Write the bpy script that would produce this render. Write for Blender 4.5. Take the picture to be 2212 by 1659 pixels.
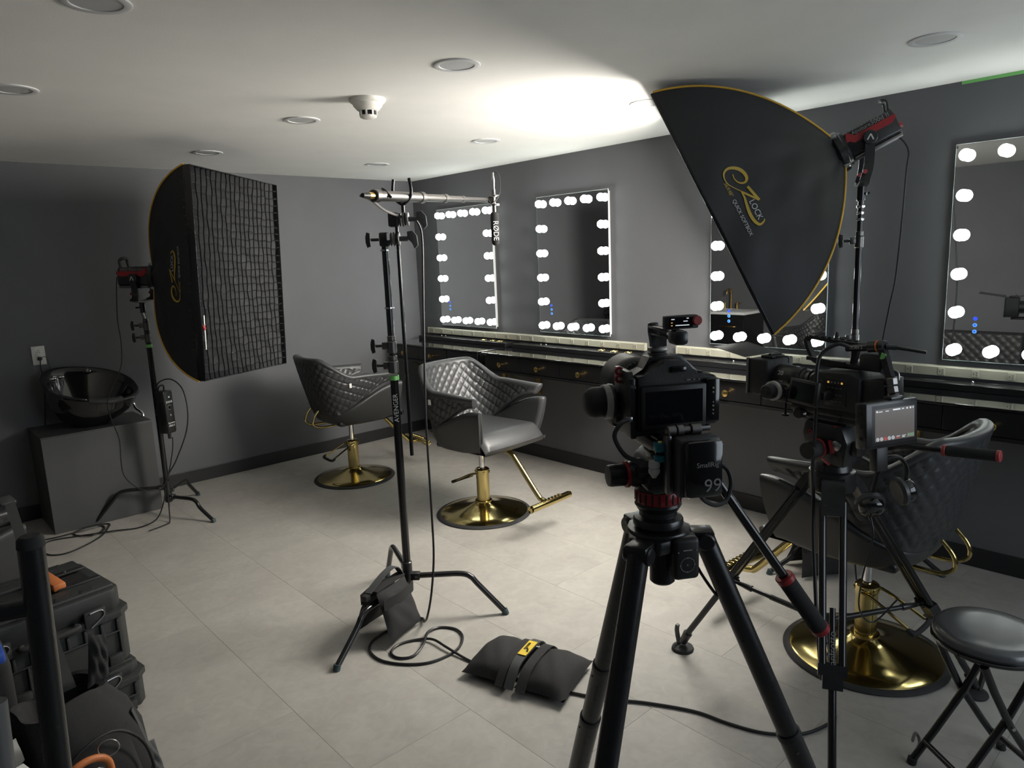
import bpy, bmesh, math, random
from mathutils import Vector, Matrix, Euler
random.seed(7)
PI = math.pi
for o in list(bpy.data.objects): bpy.data.objects.remove(o, do_unlink=True)
SC = bpy.context.scene
COL = SC.collection
# ---------------------------------------------------------------- camera
YAW, PITCH, ROLL = 0.7372869, 0.1759340, -0.0397790
fw = Vector((math.sin(YAW)*math.cos(PITCH), math.cos(YAW)*math.cos(PITCH), -math.sin(PITCH)))
rt = Vector((math.cos(YAW), -math.sin(YAW), 0)); up = rt.cross(fw)
r2 = math.cos(ROLL)*rt + math.sin(ROLL)*up; u2 = -math.sin(ROLL)*rt + math.cos(ROLL)*up
cam = bpy.data.cameras.new('camera'); cam.sensor_width = 36; cam.lens = 1536.981*36/2212
cam.clip_start = .05; cam.clip_end = 60
co = bpy.data.objects.new('camera', cam); COL.objects.link(co)
M = Matrix((r2, u2, -fw)).transposed().to_4x4(); M.translation = (-4.10375, -5.83746, 1.68538)
co.matrix_world = M
SC.camera = co
# ---------------------------------------------------------------- world, exposure, light levels
w = bpy.data.worlds.new('world'); SC.world = w; w.use_nodes = True
w.node_tree.nodes['Background'].inputs[0].default_value = (.5, .55, .6, 1)
w.node_tree.nodes['Background'].inputs[1].default_value = .02
SOFTBOX_EMISSION = 42.0     # lit diffuser of the softbox by the mirrors
BULB_EMISSION = 18.0        # mirror bulbs
# added cool fill that lifts the shadows, set at an invented window behind the viewer
wl = bpy.data.lights.new('added_fill_light', 'AREA'); wl.shape = 'RECTANGLE'; wl.size = 2.2; wl.size_y = 1.25; wl.energy = 26; wl.color = (.80, .90, 1)
wo = bpy.data.objects.new('added_fill_light', wl); COL.objects.link(wo); wo.location = (-1.55, -7.385, 1.55); wo.rotation_euler = (PI/2, 0, 0)
SC.view_settings.view_transform = 'Standard'; SC.view_settings.look = 'None'
SC.view_settings.exposure = 0.0; SC.view_settings.gamma = 1; SC.view_settings.use_curve_mapping = False
# ---------------------------------------------------------------- materials
def mat(name, col, rough=.5, metal=0, spec=.5, noise=0, nscale=30, bump=0, bscale=200, coat=0, emit=None, estr=0, rvar=0, stretch=None):
    m = bpy.data.materials.new(name); m.use_nodes = True
    nt = m.node_tree; b = nt.nodes['Principled BSDF']
    b.inputs['Base Color'].default_value = (*col, 1); b.inputs['Roughness'].default_value = rough
    b.inputs['Metallic'].default_value = metal; b.inputs['Specular IOR Level'].default_value = spec
    if coat: b.inputs['Coat Weight'].default_value = coat; b.inputs['Coat Roughness'].default_value = .05
    if emit: b.inputs['Emission Color'].default_value = (*emit, 1); b.inputs['Emission Strength'].default_value = estr
    if noise or bump or rvar:
        tc = nt.nodes.new('ShaderNodeTexCoord'); src = tc.outputs['Object']
        if stretch:
            mp = nt.nodes.new('ShaderNodeMapping'); mp.inputs['Scale'].default_value = stretch
            nt.links.new(src, mp.inputs['Vector']); src = mp.outputs['Vector']
    if noise or rvar:
        n = nt.nodes.new('ShaderNodeTexNoise'); n.inputs['Scale'].default_value = nscale; n.inputs['Detail'].default_value = 4
        nt.links.new(src, n.inputs['Vector'])
    if noise:
        r = nt.nodes.new('ShaderNodeMapRange'); r.inputs[1].default_value = .3; r.inputs[2].default_value = .7
        r.inputs[3].default_value = 1-noise; r.inputs[4].default_value = 1+noise
        nt.links.new(n.outputs[0], r.inputs[0])
        x = nt.nodes.new('ShaderNodeMix'); x.data_type = 'RGBA'; x.blend_type = 'MULTIPLY'; x.inputs[0].default_value = 1
        x.inputs[6].default_value = (*col, 1); nt.links.new(r.outputs[0], x.inputs[7]); nt.links.new(x.outputs[2], b.inputs['Base Color'])
    if rvar:
        r = nt.nodes.new('ShaderNodeMapRange'); r.inputs[3].default_value = max(0, rough-rvar); r.inputs[4].default_value = rough+rvar
        nt.links.new(n.outputs[0], r.inputs[0]); nt.links.new(r.outputs[0], b.inputs['Roughness'])
    if bump:
        n2 = nt.nodes.new('ShaderNodeTexNoise'); n2.inputs['Scale'].default_value = bscale; n2.inputs['Detail'].default_value = 3
        nt.links.new(src, n2.inputs['Vector'])
        bp = nt.nodes.new('ShaderNodeBump'); bp.inputs['Strength'].default_value = bump; bp.inputs['Distance'].default_value = .002
        nt.links.new(n2.outputs[0], bp.inputs['Height']); nt.links.new(bp.outputs[0], b.inputs['Normal'])
    return m
MT = {}
def D(k, *a, **kw): MT[k] = mat(k, *a, **kw)
D('wall_paint', (.110, .112, .120), .62, noise=.05, nscale=3, bump=.08, bscale=120)
D('ceiling_paint', (.86, .85, .82), .85, noise=.02, nscale=4, bump=.15, bscale=150)
D('baseboard', (.016, .016, .018), .45)
D('dark_floor', (.08, .08, .08), .8)
D('trim_white', (.62, .62, .62), .5)
D('lens_white', (.5, .5, .5), .55)
D('detector', (.74, .72, .66), .5)
D('black', (.012, .012, .013), .45)
D('black_soft', (.016, .016, .017), .6, bump=.2, bscale=300)
D('black_gloss', (.008, .008, .009), .14, coat=.5)
D('black_metal', (.013, .013, .014), .3, spec=.6, rvar=.08, nscale=60)
D('black_tube', (.010, .010, .011), .18, spec=.6)
D('rubber', (.02, .02, .021), .75)
D('teal_rubber', (.03, .055, .06), .6)
D('dark_grey', (.045, .046, .048), .5, bump=.1)
D('mid_grey', (.13, .13, .13), .5)
D('steel', (.42, .42, .42), .28, metal=1)
D('chrome', (.75, .75, .76), .09, metal=1)
D('dark_steel', (.16, .155, .15), .35, metal=1)
D('aluminium', (.19, .185, .18), .36, metal=1)
D('gold', (.56, .45, .19), .14, metal=1, rvar=.03, nscale=12)
D('brass', (.62, .43, .15), .22, metal=1)
D('leather', (.036, .037, .039), .40, spec=.6, bump=.12, bscale=350, rvar=.05, nscale=40)
D('vanity_black', (.011, .011, .012), .3, spec=.45)
D('vanity_top', (.006, .006, .007), .035, spec=.9, coat=1)
D('strip_cream', (.34, .33, .262), .45)
D('hole', (.004, .004, .004), .8)
D('mirror', (.92, .94, .94), .012, metal=1)
D('mirror_edge', (.75, .85, .85), .15)
D('bulb', (1, 1, 1), .3, emit=(.93, 1, .95), estr=BULB_EMISSION)
D('bulb_base', (.7, .7, .7), .3)
D('led_blue', (.02, .05, .5), .3, emit=(.02, .05, .9), estr=1.2)
D('led_ltblue', (.05, .2, .7), .3, emit=(.08, .3, .95), estr=1.1)
D('softbox_cloth', (.018, .0185, .020), .5, spec=.45, bump=.25, bscale=14)
D('softbox_silver', (.7, .7, .7), .35, metal=.8)
D('softbox_front', (.6, .6, .6), .8)
D('softbox_lit', (.9, .9, .9), .8, emit=(1, .95, .87), estr=SOFTBOX_EMISSION)
D('grid_cloth', (.24, .24, .248), .55)
D('vinyl_edge', (.012, .012, .013), .18, bump=.5, bscale=60)
D('piping', (.62, .36, .035), .45)
D('print_yellow', (.50, .34, .04), .5)
D('print_white', (.6, .6, .6), .5)
D('print_grey', (.22, .22, .22), .5)
D('red', (.30, .018, .022), .32)
D('red_soft', (.33, .04, .04), .5)
D('orange', (.55, .17, .05), .5)
D('green_tape', (.20, .55, .16), .6)
D('cable', (.012, .012, .013), .4)
D('cable_grey', (.20, .19, .18), .35)
D('cloth_black', (.017, .0165, .017), .85, noise=.1, nscale=60, bump=.5, bscale=500)
D('strap', (.05, .052, .054), .7, bump=.3, bscale=600)
D('yellow_label', (.70, .50, .03), .5)
D('cabinet_grey', (.055, .056, .057), .42, bump=.05)
D('outlet_white', (.72, .71, .67), .4)
D('case_plastic', (.026, .028, .028), .48, bump=.2, bscale=300)
D('blue', (.02, .07, .36), .4)
D('paper', (.72, .72, .70), .8, noise=.03)
D('screen_off', (.004, .0045, .007), .12)
D('screen_grey', (.02, .02, .02), .2, emit=(.085, .075, .068), estr=1)
D('screen_ui', (.02, .02, .02), .3, emit=(.7, .75, .8), estr=.9)
D('screen_red', (.1, .01, .01), .3, emit=(.7, .06, .05), estr=.8)
D('screen_amber', (.1, .06, .01), .3, emit=(.9, .5, .1), estr=.7)
D('screen_green', (.05, .1, .05), .3, emit=(.15, .2, .14), estr=.8)
D('lens_body', (.02, .02, .02), .33)
D('focus_white', (.5, .5, .48), .45)
D('cyan_metal', (.04, .22, .28), .35, metal=.6)
D('magnesium', (.09, .092, .095), .38, metal=.5)
D('counter_white', (.75, .75, .74), .3)
D('stool_vinyl', (.075, .077, .08), .24, spec=.8, bump=.08, bscale=250)
D('foam', (.02, .02, .021), .95, bump=.6, bscale=700)
D('titanium', (.25, .24, .23), .35, metal=1)
# ---------------------------------------------------------------- mesh tools
def rotm(r):
    return Euler(r).to_matrix().to_4x4() if r is not None else Matrix.Identity(4)
def catmull(P, k):
    P = [Vector(q) for q in P]
    if k <= 1 or len(P) < 3: return P
    o = []
    for i in range(len(P)-1):
        a = P[max(i-1, 0)]; b = P[i]; c = P[i+1]; d = P[min(i+2, len(P)-1)]
        for j in range(k):
            t = j/k
            o.append(.5*((2*b)+(c-a)*t+(2*a-5*b+4*c-d)*t*t+(3*b-a-3*c+d)*t**3))
    o.append(P[-1]); return o
class G:
    def __init__(s, M=None): s.bm = bmesh.new(); s.M = M or Matrix.Identity(4); s.mi = 0
    def _v(s, c): return s.bm.verts.new(s.M @ Vector(c))
    def _f(s, vs):
        try:
            f = s.bm.faces.new(vs); f.material_index = s.mi; return f
        except ValueError: return None
    def box(s, c, sz, rot=None, bev=0, seg=2):
        T = bmesh.new(); bmesh.ops.create_cube(T, size=1)
        for v in T.verts: v.co = Vector((v.co.x*sz[0], v.co.y*sz[1], v.co.z*sz[2]))
        if bev: bmesh.ops.bevel(T, geom=T.edges[:], offset=min(bev, min(sz)*.49), segments=seg, affect='EDGES', profile=.5)
        s.add(T, Matrix.Translation(c) @ rotm(rot)); return s
    def add(s, T, X):
        mp = {}
        for v in T.verts: mp[v] = s._v(X @ v.co)
        for f in T.faces: s._f([mp[v] for v in f.verts])
        T.free()
    def ring(s, c, X, Y, r, n): return [s._v(c + X*(r*math.cos(2*PI*i/n)) + Y*(r*math.sin(2*PI*i/n))) for i in range(n)]
    def loft(s, rings, cap=True):
        n = len(rings[0])
        for a, b in zip(rings[:-1], rings[1:]):
            for i in range(n): s._f([a[i], a[(i+1) % n], b[(i+1) % n], b[i]])
        if cap: s._f(rings[0][::-1]); s._f(rings[-1])
        return s
    def cyl(s, a, b, r, r2=None, n=20, cap=True, bev=0):
        a = Vector(a); b = Vector(b); z = (b-a).normalized(); x = z.orthogonal().normalized(); y = z.cross(x)
        r2 = r if r2 is None else r2
        if bev:
            R = [s.ring(a, x, y, r-bev, n), s.ring(a+z*bev, x, y, r, n), s.ring(b-z*bev, x, y, r2, n), s.ring(b, x, y, r2-bev, n)]
        else: R = [s.ring(a, x, y, r, n), s.ring(b, x, y, r2, n)]
        s.loft(R, cap); return s
    def tube(s, P, r, n=10, k=1, flat=1.0, closed=False):
        P = catmull(P, k); R = []; px = None
        for i, q in enumerate(P):
            t = (P[min(i+1, len(P)-1)]-P[max(i-1, 0)])
            if t.length < 1e-9: continue
            t.normalize()
            x = t.orthogonal().normalized() if px is None else (px - t*px.dot(t))
            if x.length < 1e-6: x = t.orthogonal()
            x.normalize(); y = t.cross(x); px = x
            rr = r(i/(len(P)-1)) if callable(r) else r
            R.append([s._v(q + x*(rr*math.cos(2*PI*j/n)) + y*(rr*flat*math.sin(2*PI*j/n))) for j in range(n)])
        s.loft(R); return s
    def strap(s, P, wdir, w, th, k=6):
        P = catmull(P, k); wd = Vector(wdir).normalized(); R = []
        for i, q in enumerate(P):
            t = (P[min(i+1, len(P)-1)]-P[max(i-1, 0)]).normalized(); a = (wd - t*wd.dot(t)).normalized(); b = t.cross(a)
            R.append([s._v(q+a*(w/2)*e+b*(th/2)*f) for e, f in ((-1, -1), (1, -1), (1, 1), (-1, 1))])
        s.loft(R); return s
    def lathe(s, prof, n=32, X=None, cap=True):
        X = X or Matrix.Identity(4); R = []
        for r, z in prof: R.append([s._v(X @ Vector((r*math.cos(2*PI*i/n), r*math.sin(2*PI*i/n), z))) for i in range(n)])
        s.loft(R, cap); return s
    def prism(s, poly, z0, z1, X=None, bev=0):
        T = bmesh.new(); lo = [T.verts.new((x, y, z0)) for x, y in poly]; hi = [T.verts.new((x, y, z1)) for x, y in poly]; n = len(poly)
        T.faces.new(lo[::-1]); T.faces.new(hi)
        for i in range(n): T.faces.new([lo[i], lo[(i+1) % n], hi[(i+1) % n], hi[i]])
        if bev: bmesh.ops.bevel(T, geom=T.edges[:], offset=bev, segments=2, affect='EDGES', profile=.5)
        s.add(T, X or Matrix.Identity(4)); return s
    def ball(s, c, r, sc=(1, 1, 1), n=20, m=12, rot=None):
        T = bmesh.new(); bmesh.ops.create_uvsphere(T, u_segments=n, v_segments=m, radius=r)
        s.add(T, Matrix.Translation(c) @ rotm(rot) @ Matrix.Diagonal((*sc, 1))); return s
    def torus(s, c, axis, R, r, n=32, m=10):
        z = Vector(axis).normalized(); x = z.orthogonal().normalized(); y = z.cross(x); c = Vector(c); Rg = []
        for i in range(n):
            a = 2*PI*i/n; d = x*math.cos(a)+y*math.sin(a)
            Rg.append([s._v(c+d*(R+r*math.cos(2*PI*j/m))+z*(r*math.sin(2*PI*j/m))) for j in range(m)])
        s.loft(Rg+[Rg[0]], False); return s
    def grid(s, rows, thick=None):
        V = [[s._v(q) for q in r] for r in rows]
        for i in range(len(V)-1):
            for j in range(len(V[0])-1): s._f([V[i][j], V[i][j+1], V[i+1][j+1], V[i+1][j]])
        return s
    def out(s, name, m, parent=None, sm=40, loc=None, rot=None):
        bm = s.bm; bmesh.ops.recalc_face_normals(bm, faces=bm.faces[:])
        me = bpy.data.meshes.new(name); bm.to_mesh(me); bm.free()
        for k in (m if isinstance(m, (list, tuple)) else [m]): me.materials.append(MT[k])
        if sm is not None and len(me.polygons):
            me.polygons.foreach_set('use_smooth', [True]*len(me.polygons)); me.set_sharp_from_angle(angle=math.radians(sm))
        o = bpy.data.objects.new(name, me); COL.objects.link(o)
        if parent: o.parent = parent
        if loc is not None: o.location = loc
        if rot is not None: o.rotation_euler = rot
        return o
def tag(o, label, cat, group=None):
    o['label'] = label; o['category'] = cat
    if group: o['group'] = group
    return o
def struct(o): o['kind'] = 'structure'; return o
def thing(name, label, cat, loc=(0, 0, 0), az=None, group=None, mat4=None):
    o = bpy.data.objects.new(name, None); COL.objects.link(o); o.empty_display_size = .1
    o.location = loc
    if az is not None: o.rotation_euler = (0, 0, math.radians(az-90))     # local +Y looks along azimuth az
    if mat4 is not None: o.matrix_world = mat4
    return tag(o, label, cat, group)
def dup(o, parent=None, loc=None, rot=None):
    c = o.copy(); COL.objects.link(c); c.parent = parent
    if loc is not None: c.location = loc
    if rot is not None: c.rotation_euler = rot
    return c
def copy_tree(root, **kw):
    r = root.copy(); COL.objects.link(r)
    for ch in [c for c in bpy.data.objects if c.parent == root]:
        c = ch.copy(); COL.objects.link(c); c.parent = r
        for g in [d for d in bpy.data.objects if d.parent == ch]:
            e = g.copy(); COL.objects.link(e); e.parent = c
    return r
def text_mesh(txt, size, depth=.0006, shear=0, space=1.0, align='CENTER'):
    cu = bpy.data.curves.new('t', 'FONT'); cu.body = txt; cu.size = size; cu.extrude = depth; cu.shear = shear
    cu.space_character = space; cu.align_x = align; cu.align_y = 'CENTER'; cu.resolution_u = 3
    to = bpy.data.objects.new('t', cu); COL.objects.link(to)
    bpy.context.view_layer.update()
    me = bpy.data.meshes.new_from_object(to.evaluated_get(bpy.context.evaluated_depsgraph_get()))
    bpy.data.objects.remove(to, do_unlink=True); bpy.data.curves.remove(cu); return me
def frame(xa, ya, loc):
    x = Vector(xa).normalized(); y = Vector(ya); y = (y-x*y.dot(x)).normalized(); z = x.cross(y)
    M = Matrix((x, y, z)).transposed().to_4x4(); M.translation = loc; return M
def text(txt, size, m, parent, xa, ya, loc, name='lettering', **kw):
    me = text_mesh(txt, size, **kw); me.name = name; me.materials.clear(); me.materials.append(MT[m])
    me.transform(frame(xa, ya, loc))
    o = bpy.data.objects.new(name, me); COL.objects.link(o); o.parent = parent; return o
# ================================================================ room shell
XL, YF, HC = -4.75, -7.4, 2.44
def floor_mat():
    m = bpy.data.materials.new('floor_tile'); m.use_nodes = True; nt = m.node_tree; b = nt.nodes['Principled BSDF']
    L = nt.links.new; N = nt.nodes.new
    tc = N('ShaderNodeTexCoord'); oi = N('ShaderNodeObjectInfo'); ad = N('ShaderNodeVectorMath'); ad.operation = 'ADD'
    sc = N('ShaderNodeVectorMath'); sc.operation = 'SCALE'; sc.inputs[3].default_value = 40
    cb = N('ShaderNodeCombineXYZ'); L(oi.outputs['Random'], cb.inputs[0]); L(oi.outputs['Random'], cb.inputs[1]); L(cb.outputs[0], sc.inputs[0])
    L(tc.outputs['Object'], ad.inputs[0]); L(sc.outputs[0], ad.inputs[1])
    n1 = N('ShaderNodeTexNoise'); n1.inputs['Scale'].default_value = 3.2; n1.inputs['Detail'].default_value = 6; n1.inputs['Roughness'].default_value = .62; n1.inputs['Distortion'].default_value = .6
    n2 = N('ShaderNodeTexNoise'); n2.inputs['Scale'].default_value = 16; n2.inputs['Detail'].default_value = 6; n2.inputs['Distortion'].default_value = 1.2
    L(ad.outputs[0], n1.inputs['Vector']); L(ad.outputs[0], n2.inputs['Vector'])
    r = N('ShaderNodeValToRGB'); e = r.color_ramp.elements
    e[0].position = .3; e[0].color = (.335, .318, .288, 1); e[1].position = .72; e[1].color = (.405, .388, .355, 1)
    L(n1.outputs[0], r.inputs[0])
    r2_ = N('ShaderNodeMapRange'); r2_.inputs[1].default_value = .35; r2_.inputs[2].default_value = .7; r2_.inputs[3].default_value = .95; r2_.inputs[4].default_value = 1.06
    L(n2.outputs[0], r2_.inputs[0])
    mx = N('ShaderNodeMix'); mx.data_type = 'RGBA'; mx.blend_type = 'MULTIPLY'; mx.inputs[0].default_value = 1
    L(r.outputs[0], mx.inputs[6]); L(r2_.outputs[0], mx.inputs[7])
    r3 = N('ShaderNodeMapRange'); r3.inputs[3].default_value = .965; r3.inputs[4].default_value = 1.035; L(oi.outputs['Random'], r3.inputs[0])
    m2 = N('ShaderNodeMix'); m2.data_type = 'RGBA'; m2.blend_type = 'MULTIPLY'; m2.inputs[0].default_value = 1
    L(mx.outputs[2], m2.inputs[6]); L(r3.outputs[0], m2.inputs[7]); L(m2.outputs[2], b.inputs['Base Color'])
    b.inputs['Roughness'].default_value = .52; b.inputs['Specular IOR Level'].default_value = .4
    bp = N('ShaderNodeBump'); bp.inputs['Strength'].default_value = .12; bp.inputs['Distance'].default_value = .002
    L(n2.outputs[0], bp.inputs['Height']); L(bp.outputs[0], b.inputs['Normal'])
    return m
MT['floor_tile'] = floor_mat()
D('grout', (.29, .275, .25), .8)
fl = struct(G().box((XL/2, YF/2, -.03), (-XL, -YF, .05)).out('floor', 'grout', sm=None))
TW, TL, GAP = .4825, .965, .0007
def tile_mesh(w, l):
    g = G().box((0, 0, -.0025), (w-GAP, l-GAP, .005), bev=.0004, seg=1); o = g.out('floor_tile', 'floor_tile', fl, sm=None); return o
full = None
k0 = math.floor((XL+2.61)/TW)
for k in range(k0, 7):
    x0 = -2.61+k*TW; x1 = x0+TW
    a, b = max(x0, XL), min(x1, 0)
    if b-a < .02: continue
    ys = (-2.44 if k % 2 == 0 else -2.92)
    j = math.floor((YF-ys)/TL)
    while ys+j*TL < 0:
        c, d = max(ys+j*TL, YF), min(ys+(j+1)*TL, 0); j += 1
        if d-c < .02: continue
        if abs(b-a-TW) < 1e-6 and abs(d-c-TL) < 1e-6 and full is not None:
            o = dup(full, fl)
        else:
            o = tile_mesh(b-a, d-c)
            if abs(b-a-TW) < 1e-6 and abs(d-c-TL) < 1e-6: full = o
        o.location = ((a+b)/2, (c+d)/2, 0)
struct(G().box((XL/2, YF/2, HC+.05), (-XL+.4, -YF+.4, .1)).out('ceiling', 'ceiling_paint', sm=None))
struct(G().box((XL/2, .06, HC/2), (-XL+.24, .12, HC)).out('wall_back', 'wall_paint', sm=None))
struct(G().box((.06, YF/2, HC/2), (.12, -YF, HC)).out('wall_right', 'wall_paint', sm=None))
struct(G().box((XL-.06, YF/2, HC/2), (.12, -YF, HC)).out('wall_left', 'wall_paint', sm=None))
g = G()                                                   # wall behind the viewer with an opening made for the added window
for x0, x1, z0, z1 in ((XL-.12, -2.7, 0, HC), (-.4, .12, 0, HC), (-2.7, -.4, 0, .9), (-2.7, -.4, 2.2, HC)): g.box(((x0+x1)/2, YF-.06, (z0+z1)/2), (x1-x0, .12, z1-z0))
struct(g.out('wall_front', 'wall_paint', sm=None))
D('added_window_glass', (.8, .85, .9), .05, spec=.5)
MT['added_window_glass'].node_tree.nodes['Principled BSDF'].inputs['Transmission Weight'].default_value = 1
wn = bpy.data.objects.new('added_window_1', None); COL.objects.link(wn); wn.location = (-1.55, YF-.06, 1.55); struct(wn)  # invented unseen window, put in to go with the added fill light
G().box((0, 0, 0), (2.3, .006, 1.3)).out('added_window_pane', 'added_window_glass', wn, sm=None)
for c, sz in (((0, 0, .63), (2.3, .1, .04)), ((0, 0, -.63), (2.3, .1, .04)), ((-1.13, 0, 0), (.04, .1, 1.3)), ((1.13, 0, 0), (.04, .1, 1.3)), ((0, 0, 0), (.04, .08, 1.3))): G().box(c, sz, bev=.003).out('added_window_frame', 'trim_white', wn, sm=20)
BH = .105
def bb(name, c, s): struct(G().box(c, s, bev=.003).out(name, 'baseboard', sm=None))
bb('baseboard_back', (XL/2, -.006, BH/2+.0005), (-XL, .011, BH)); bb('baseboard_right', (-.006, YF/2, BH/2+.0005), (.011, -YF-.03, BH))
bb('baseboard_left', (XL+.006, YF/2, BH/2+.0005), (.011, -YF-.03, BH)); bb('baseboard_front', (XL/2, YF+.006, BH/2+.0005), (-XL-.03, .011, BH))
# ceiling downlights
def downlight(x, y, label):
    t = thing('recessed_downlight', label, 'downlight', (x, y, HC), group='round recessed ceiling lights')
    G().lathe([(.093, 0), (.093, -.004), (.089, -.006), (.070, -.0045), (.0685, 0)], 40).out('trim_ring', 'trim_white', t)
    G().lathe([(.068, 0), (.068, -.0022), (.001, -.003)], 40).out('diffuser', 'lens_white', t)
for x, y, l in [(-3.48, -3.47, 'recessed ceiling light cut by the top edge of the photo, upper left'),
                (-3.505, -2.224, 'recessed ceiling light cut by the left edge of the photo'),
                (-2.225, -3.52, 'large round recessed ceiling light near the top centre, nearest in the middle row'),
                (-2.235, -2.22, 'round recessed ceiling light just left of the smoke detector'),
                (-2.262, -.935, 'recessed ceiling light above the gridded softbox, farthest of its row'),
                (-.926, -2.18, 'recessed ceiling light between the smoke detector and the big tilted softbox'),
                (-.955, -.907, 'farthest recessed ceiling light, nearest to the room corner'),
                (-.956, -3.497, 'recessed ceiling light in the bright glow, partly hidden by the tilted softbox'),
                (-.937, -4.82, 'recessed ceiling light at the upper right above the red studio light')]:
    downlight(x, y, l)
t = thing('smoke_detector', 'white stepped smoke detector on the ceiling', 'detector', (-2.205, -2.82, HC))
G().lathe([(.085, 0), (.085, -.008), (.078, -.018), (.07, -.022), (.066, -.034), (.06, -.04), (.052, -.05), (.045, -.054)], 40).out('base', 'detector', t)
G().lathe([(.036, -.054), (.036, -.074), (.02, -.076)], 32).out('sensing_chamber', 'hole', t)
G().lathe([(.038, -.074), (.039, -.082), (.03, -.087), (.001, -.088)], 32).out('cap', 'detector', t)
for i in range(8):
    a = i*PI/4; G().box((.0385*math.cos(a), .0385*math.sin(a), -.064), (.006, .008, .022), (0, 0, a)).out('rib', 'detector', t)
tag(G().lathe([(.12, HC), (.12, HC-.012), (.10, HC-.02), (.001, HC-.022)], 40, Matrix.Translation((-1.407, -5.232, 0))).out('ceiling_speaker', 'dark_grey'), 'dark round ceiling fixture cut by the upper right corner', 'ceiling fixture')
tag(G().box((-.0015, -5.65, HC-.008), (.002, 2.0, .015)).out('painter_tape', 'green_tape'), 'strip of green masking tape along the top of the mirror wall', 'tape')
# wall outlet with plug
t = thing('wall_outlet', 'white wall outlet with a black plug above the shampoo basin', 'outlet', (-3.222, 0, 1.145))
G().box((0, -.004, 0), (.08, .008, .13), bev=.003).out('cover_plate', 'outlet_white', t)
G().box((0, -.0085, 0), (.034, .004, .068), bev=.002).out('socket', 'outlet_white', t)
for z in (.022,):
    for x, w_, h in ((-.007, .0025, .008), (.007, .0025, .008)): G().box((x, -.0107, z), (w_, .001, h)).out('slot', 'hole', t)
    G().cyl((0, -.0100, z+.013), (0, -.0112, z+.013), .003, n=12).out('slot', 'hole', t)
t = thing('power_plug', 'small black plug in the wall outlet with its cord running down', 'plug', (-3.222, -.011, 1.125))
G().box((0, -.018, 0), (.024, .034, .024), bev=.006).out('plug_body', 'black', t)
G().tube([(0, -.03, -.008), (-.004, -.03, -.05), (.0, -.02, -.2), (-.03, -.012, -.5), (-.06, -.02, -.9), (-.08, -.05, -1.11)], .0035, 8, 8).out('cord', 'cable', t)
G().tube([(.008, -.032, .004), (.03, -.034, .012), (.045, -.03, -.03), (.05, -.02, -.09)], .002, 6, 6).out('thin_wire', 'cable', t)
# ================================================================ mirror wall: power strips, vanities, mirrors
def power_strip(y0, y1, label):
    t = thing('power_strip', label, 'power strip', (0, (y0+y1)/2, 1.022), group='power strips on the mirror wall')
    L = abs(y1-y0)
    G().prism([(0, -.026), (0, .026), (-.020, .026), (-.029, .018), (-.029, -.026)], -L/2, L/2, Matrix(((1, 0, 0, 0), (0, 0, 1, 0), (0, 1, 0, 0), (0, 0, 0, 1)))).out('channel', 'strip_cream', t, sm=20)
    first = None; n = int((L-.08)/.1524)+1; s0 = -(n-1)*.1524/2
    for i in range(n):
        if first is None:
            g = G(); g.box((-.0305, 0, -.003), (.004, .031, .034), bev=.001, seg=1); g.mi = 1
            g.box((-.0328, -.006, .003), (.0008, .002, .008)); g.box((-.0328, -.006, -.009), (.0008, .002, .008)); g.cyl((-.0324, .007, -.003), (-.0333, .007, -.003), .0026, n=8)
            o = first = g.out('outlet', ['strip_cream', 'hole'], t, sm=20)
        else: o = dup(first, t)
        o.location = (0, s0+i*.1524, 0)
    for e in (-1, 1): G().box((-.015, e*(L/2+.004), -.001), (.031, .012, .054), bev=.002).out('end_cap', 'strip_cream', t, sm=20)
power_strip(-2.757, -.167, 'long cream power strip below the two far mirrors')
power_strip(-5.66, -3.036, 'long cream power strip below the two near mirrors')
ZT = .945
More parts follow.
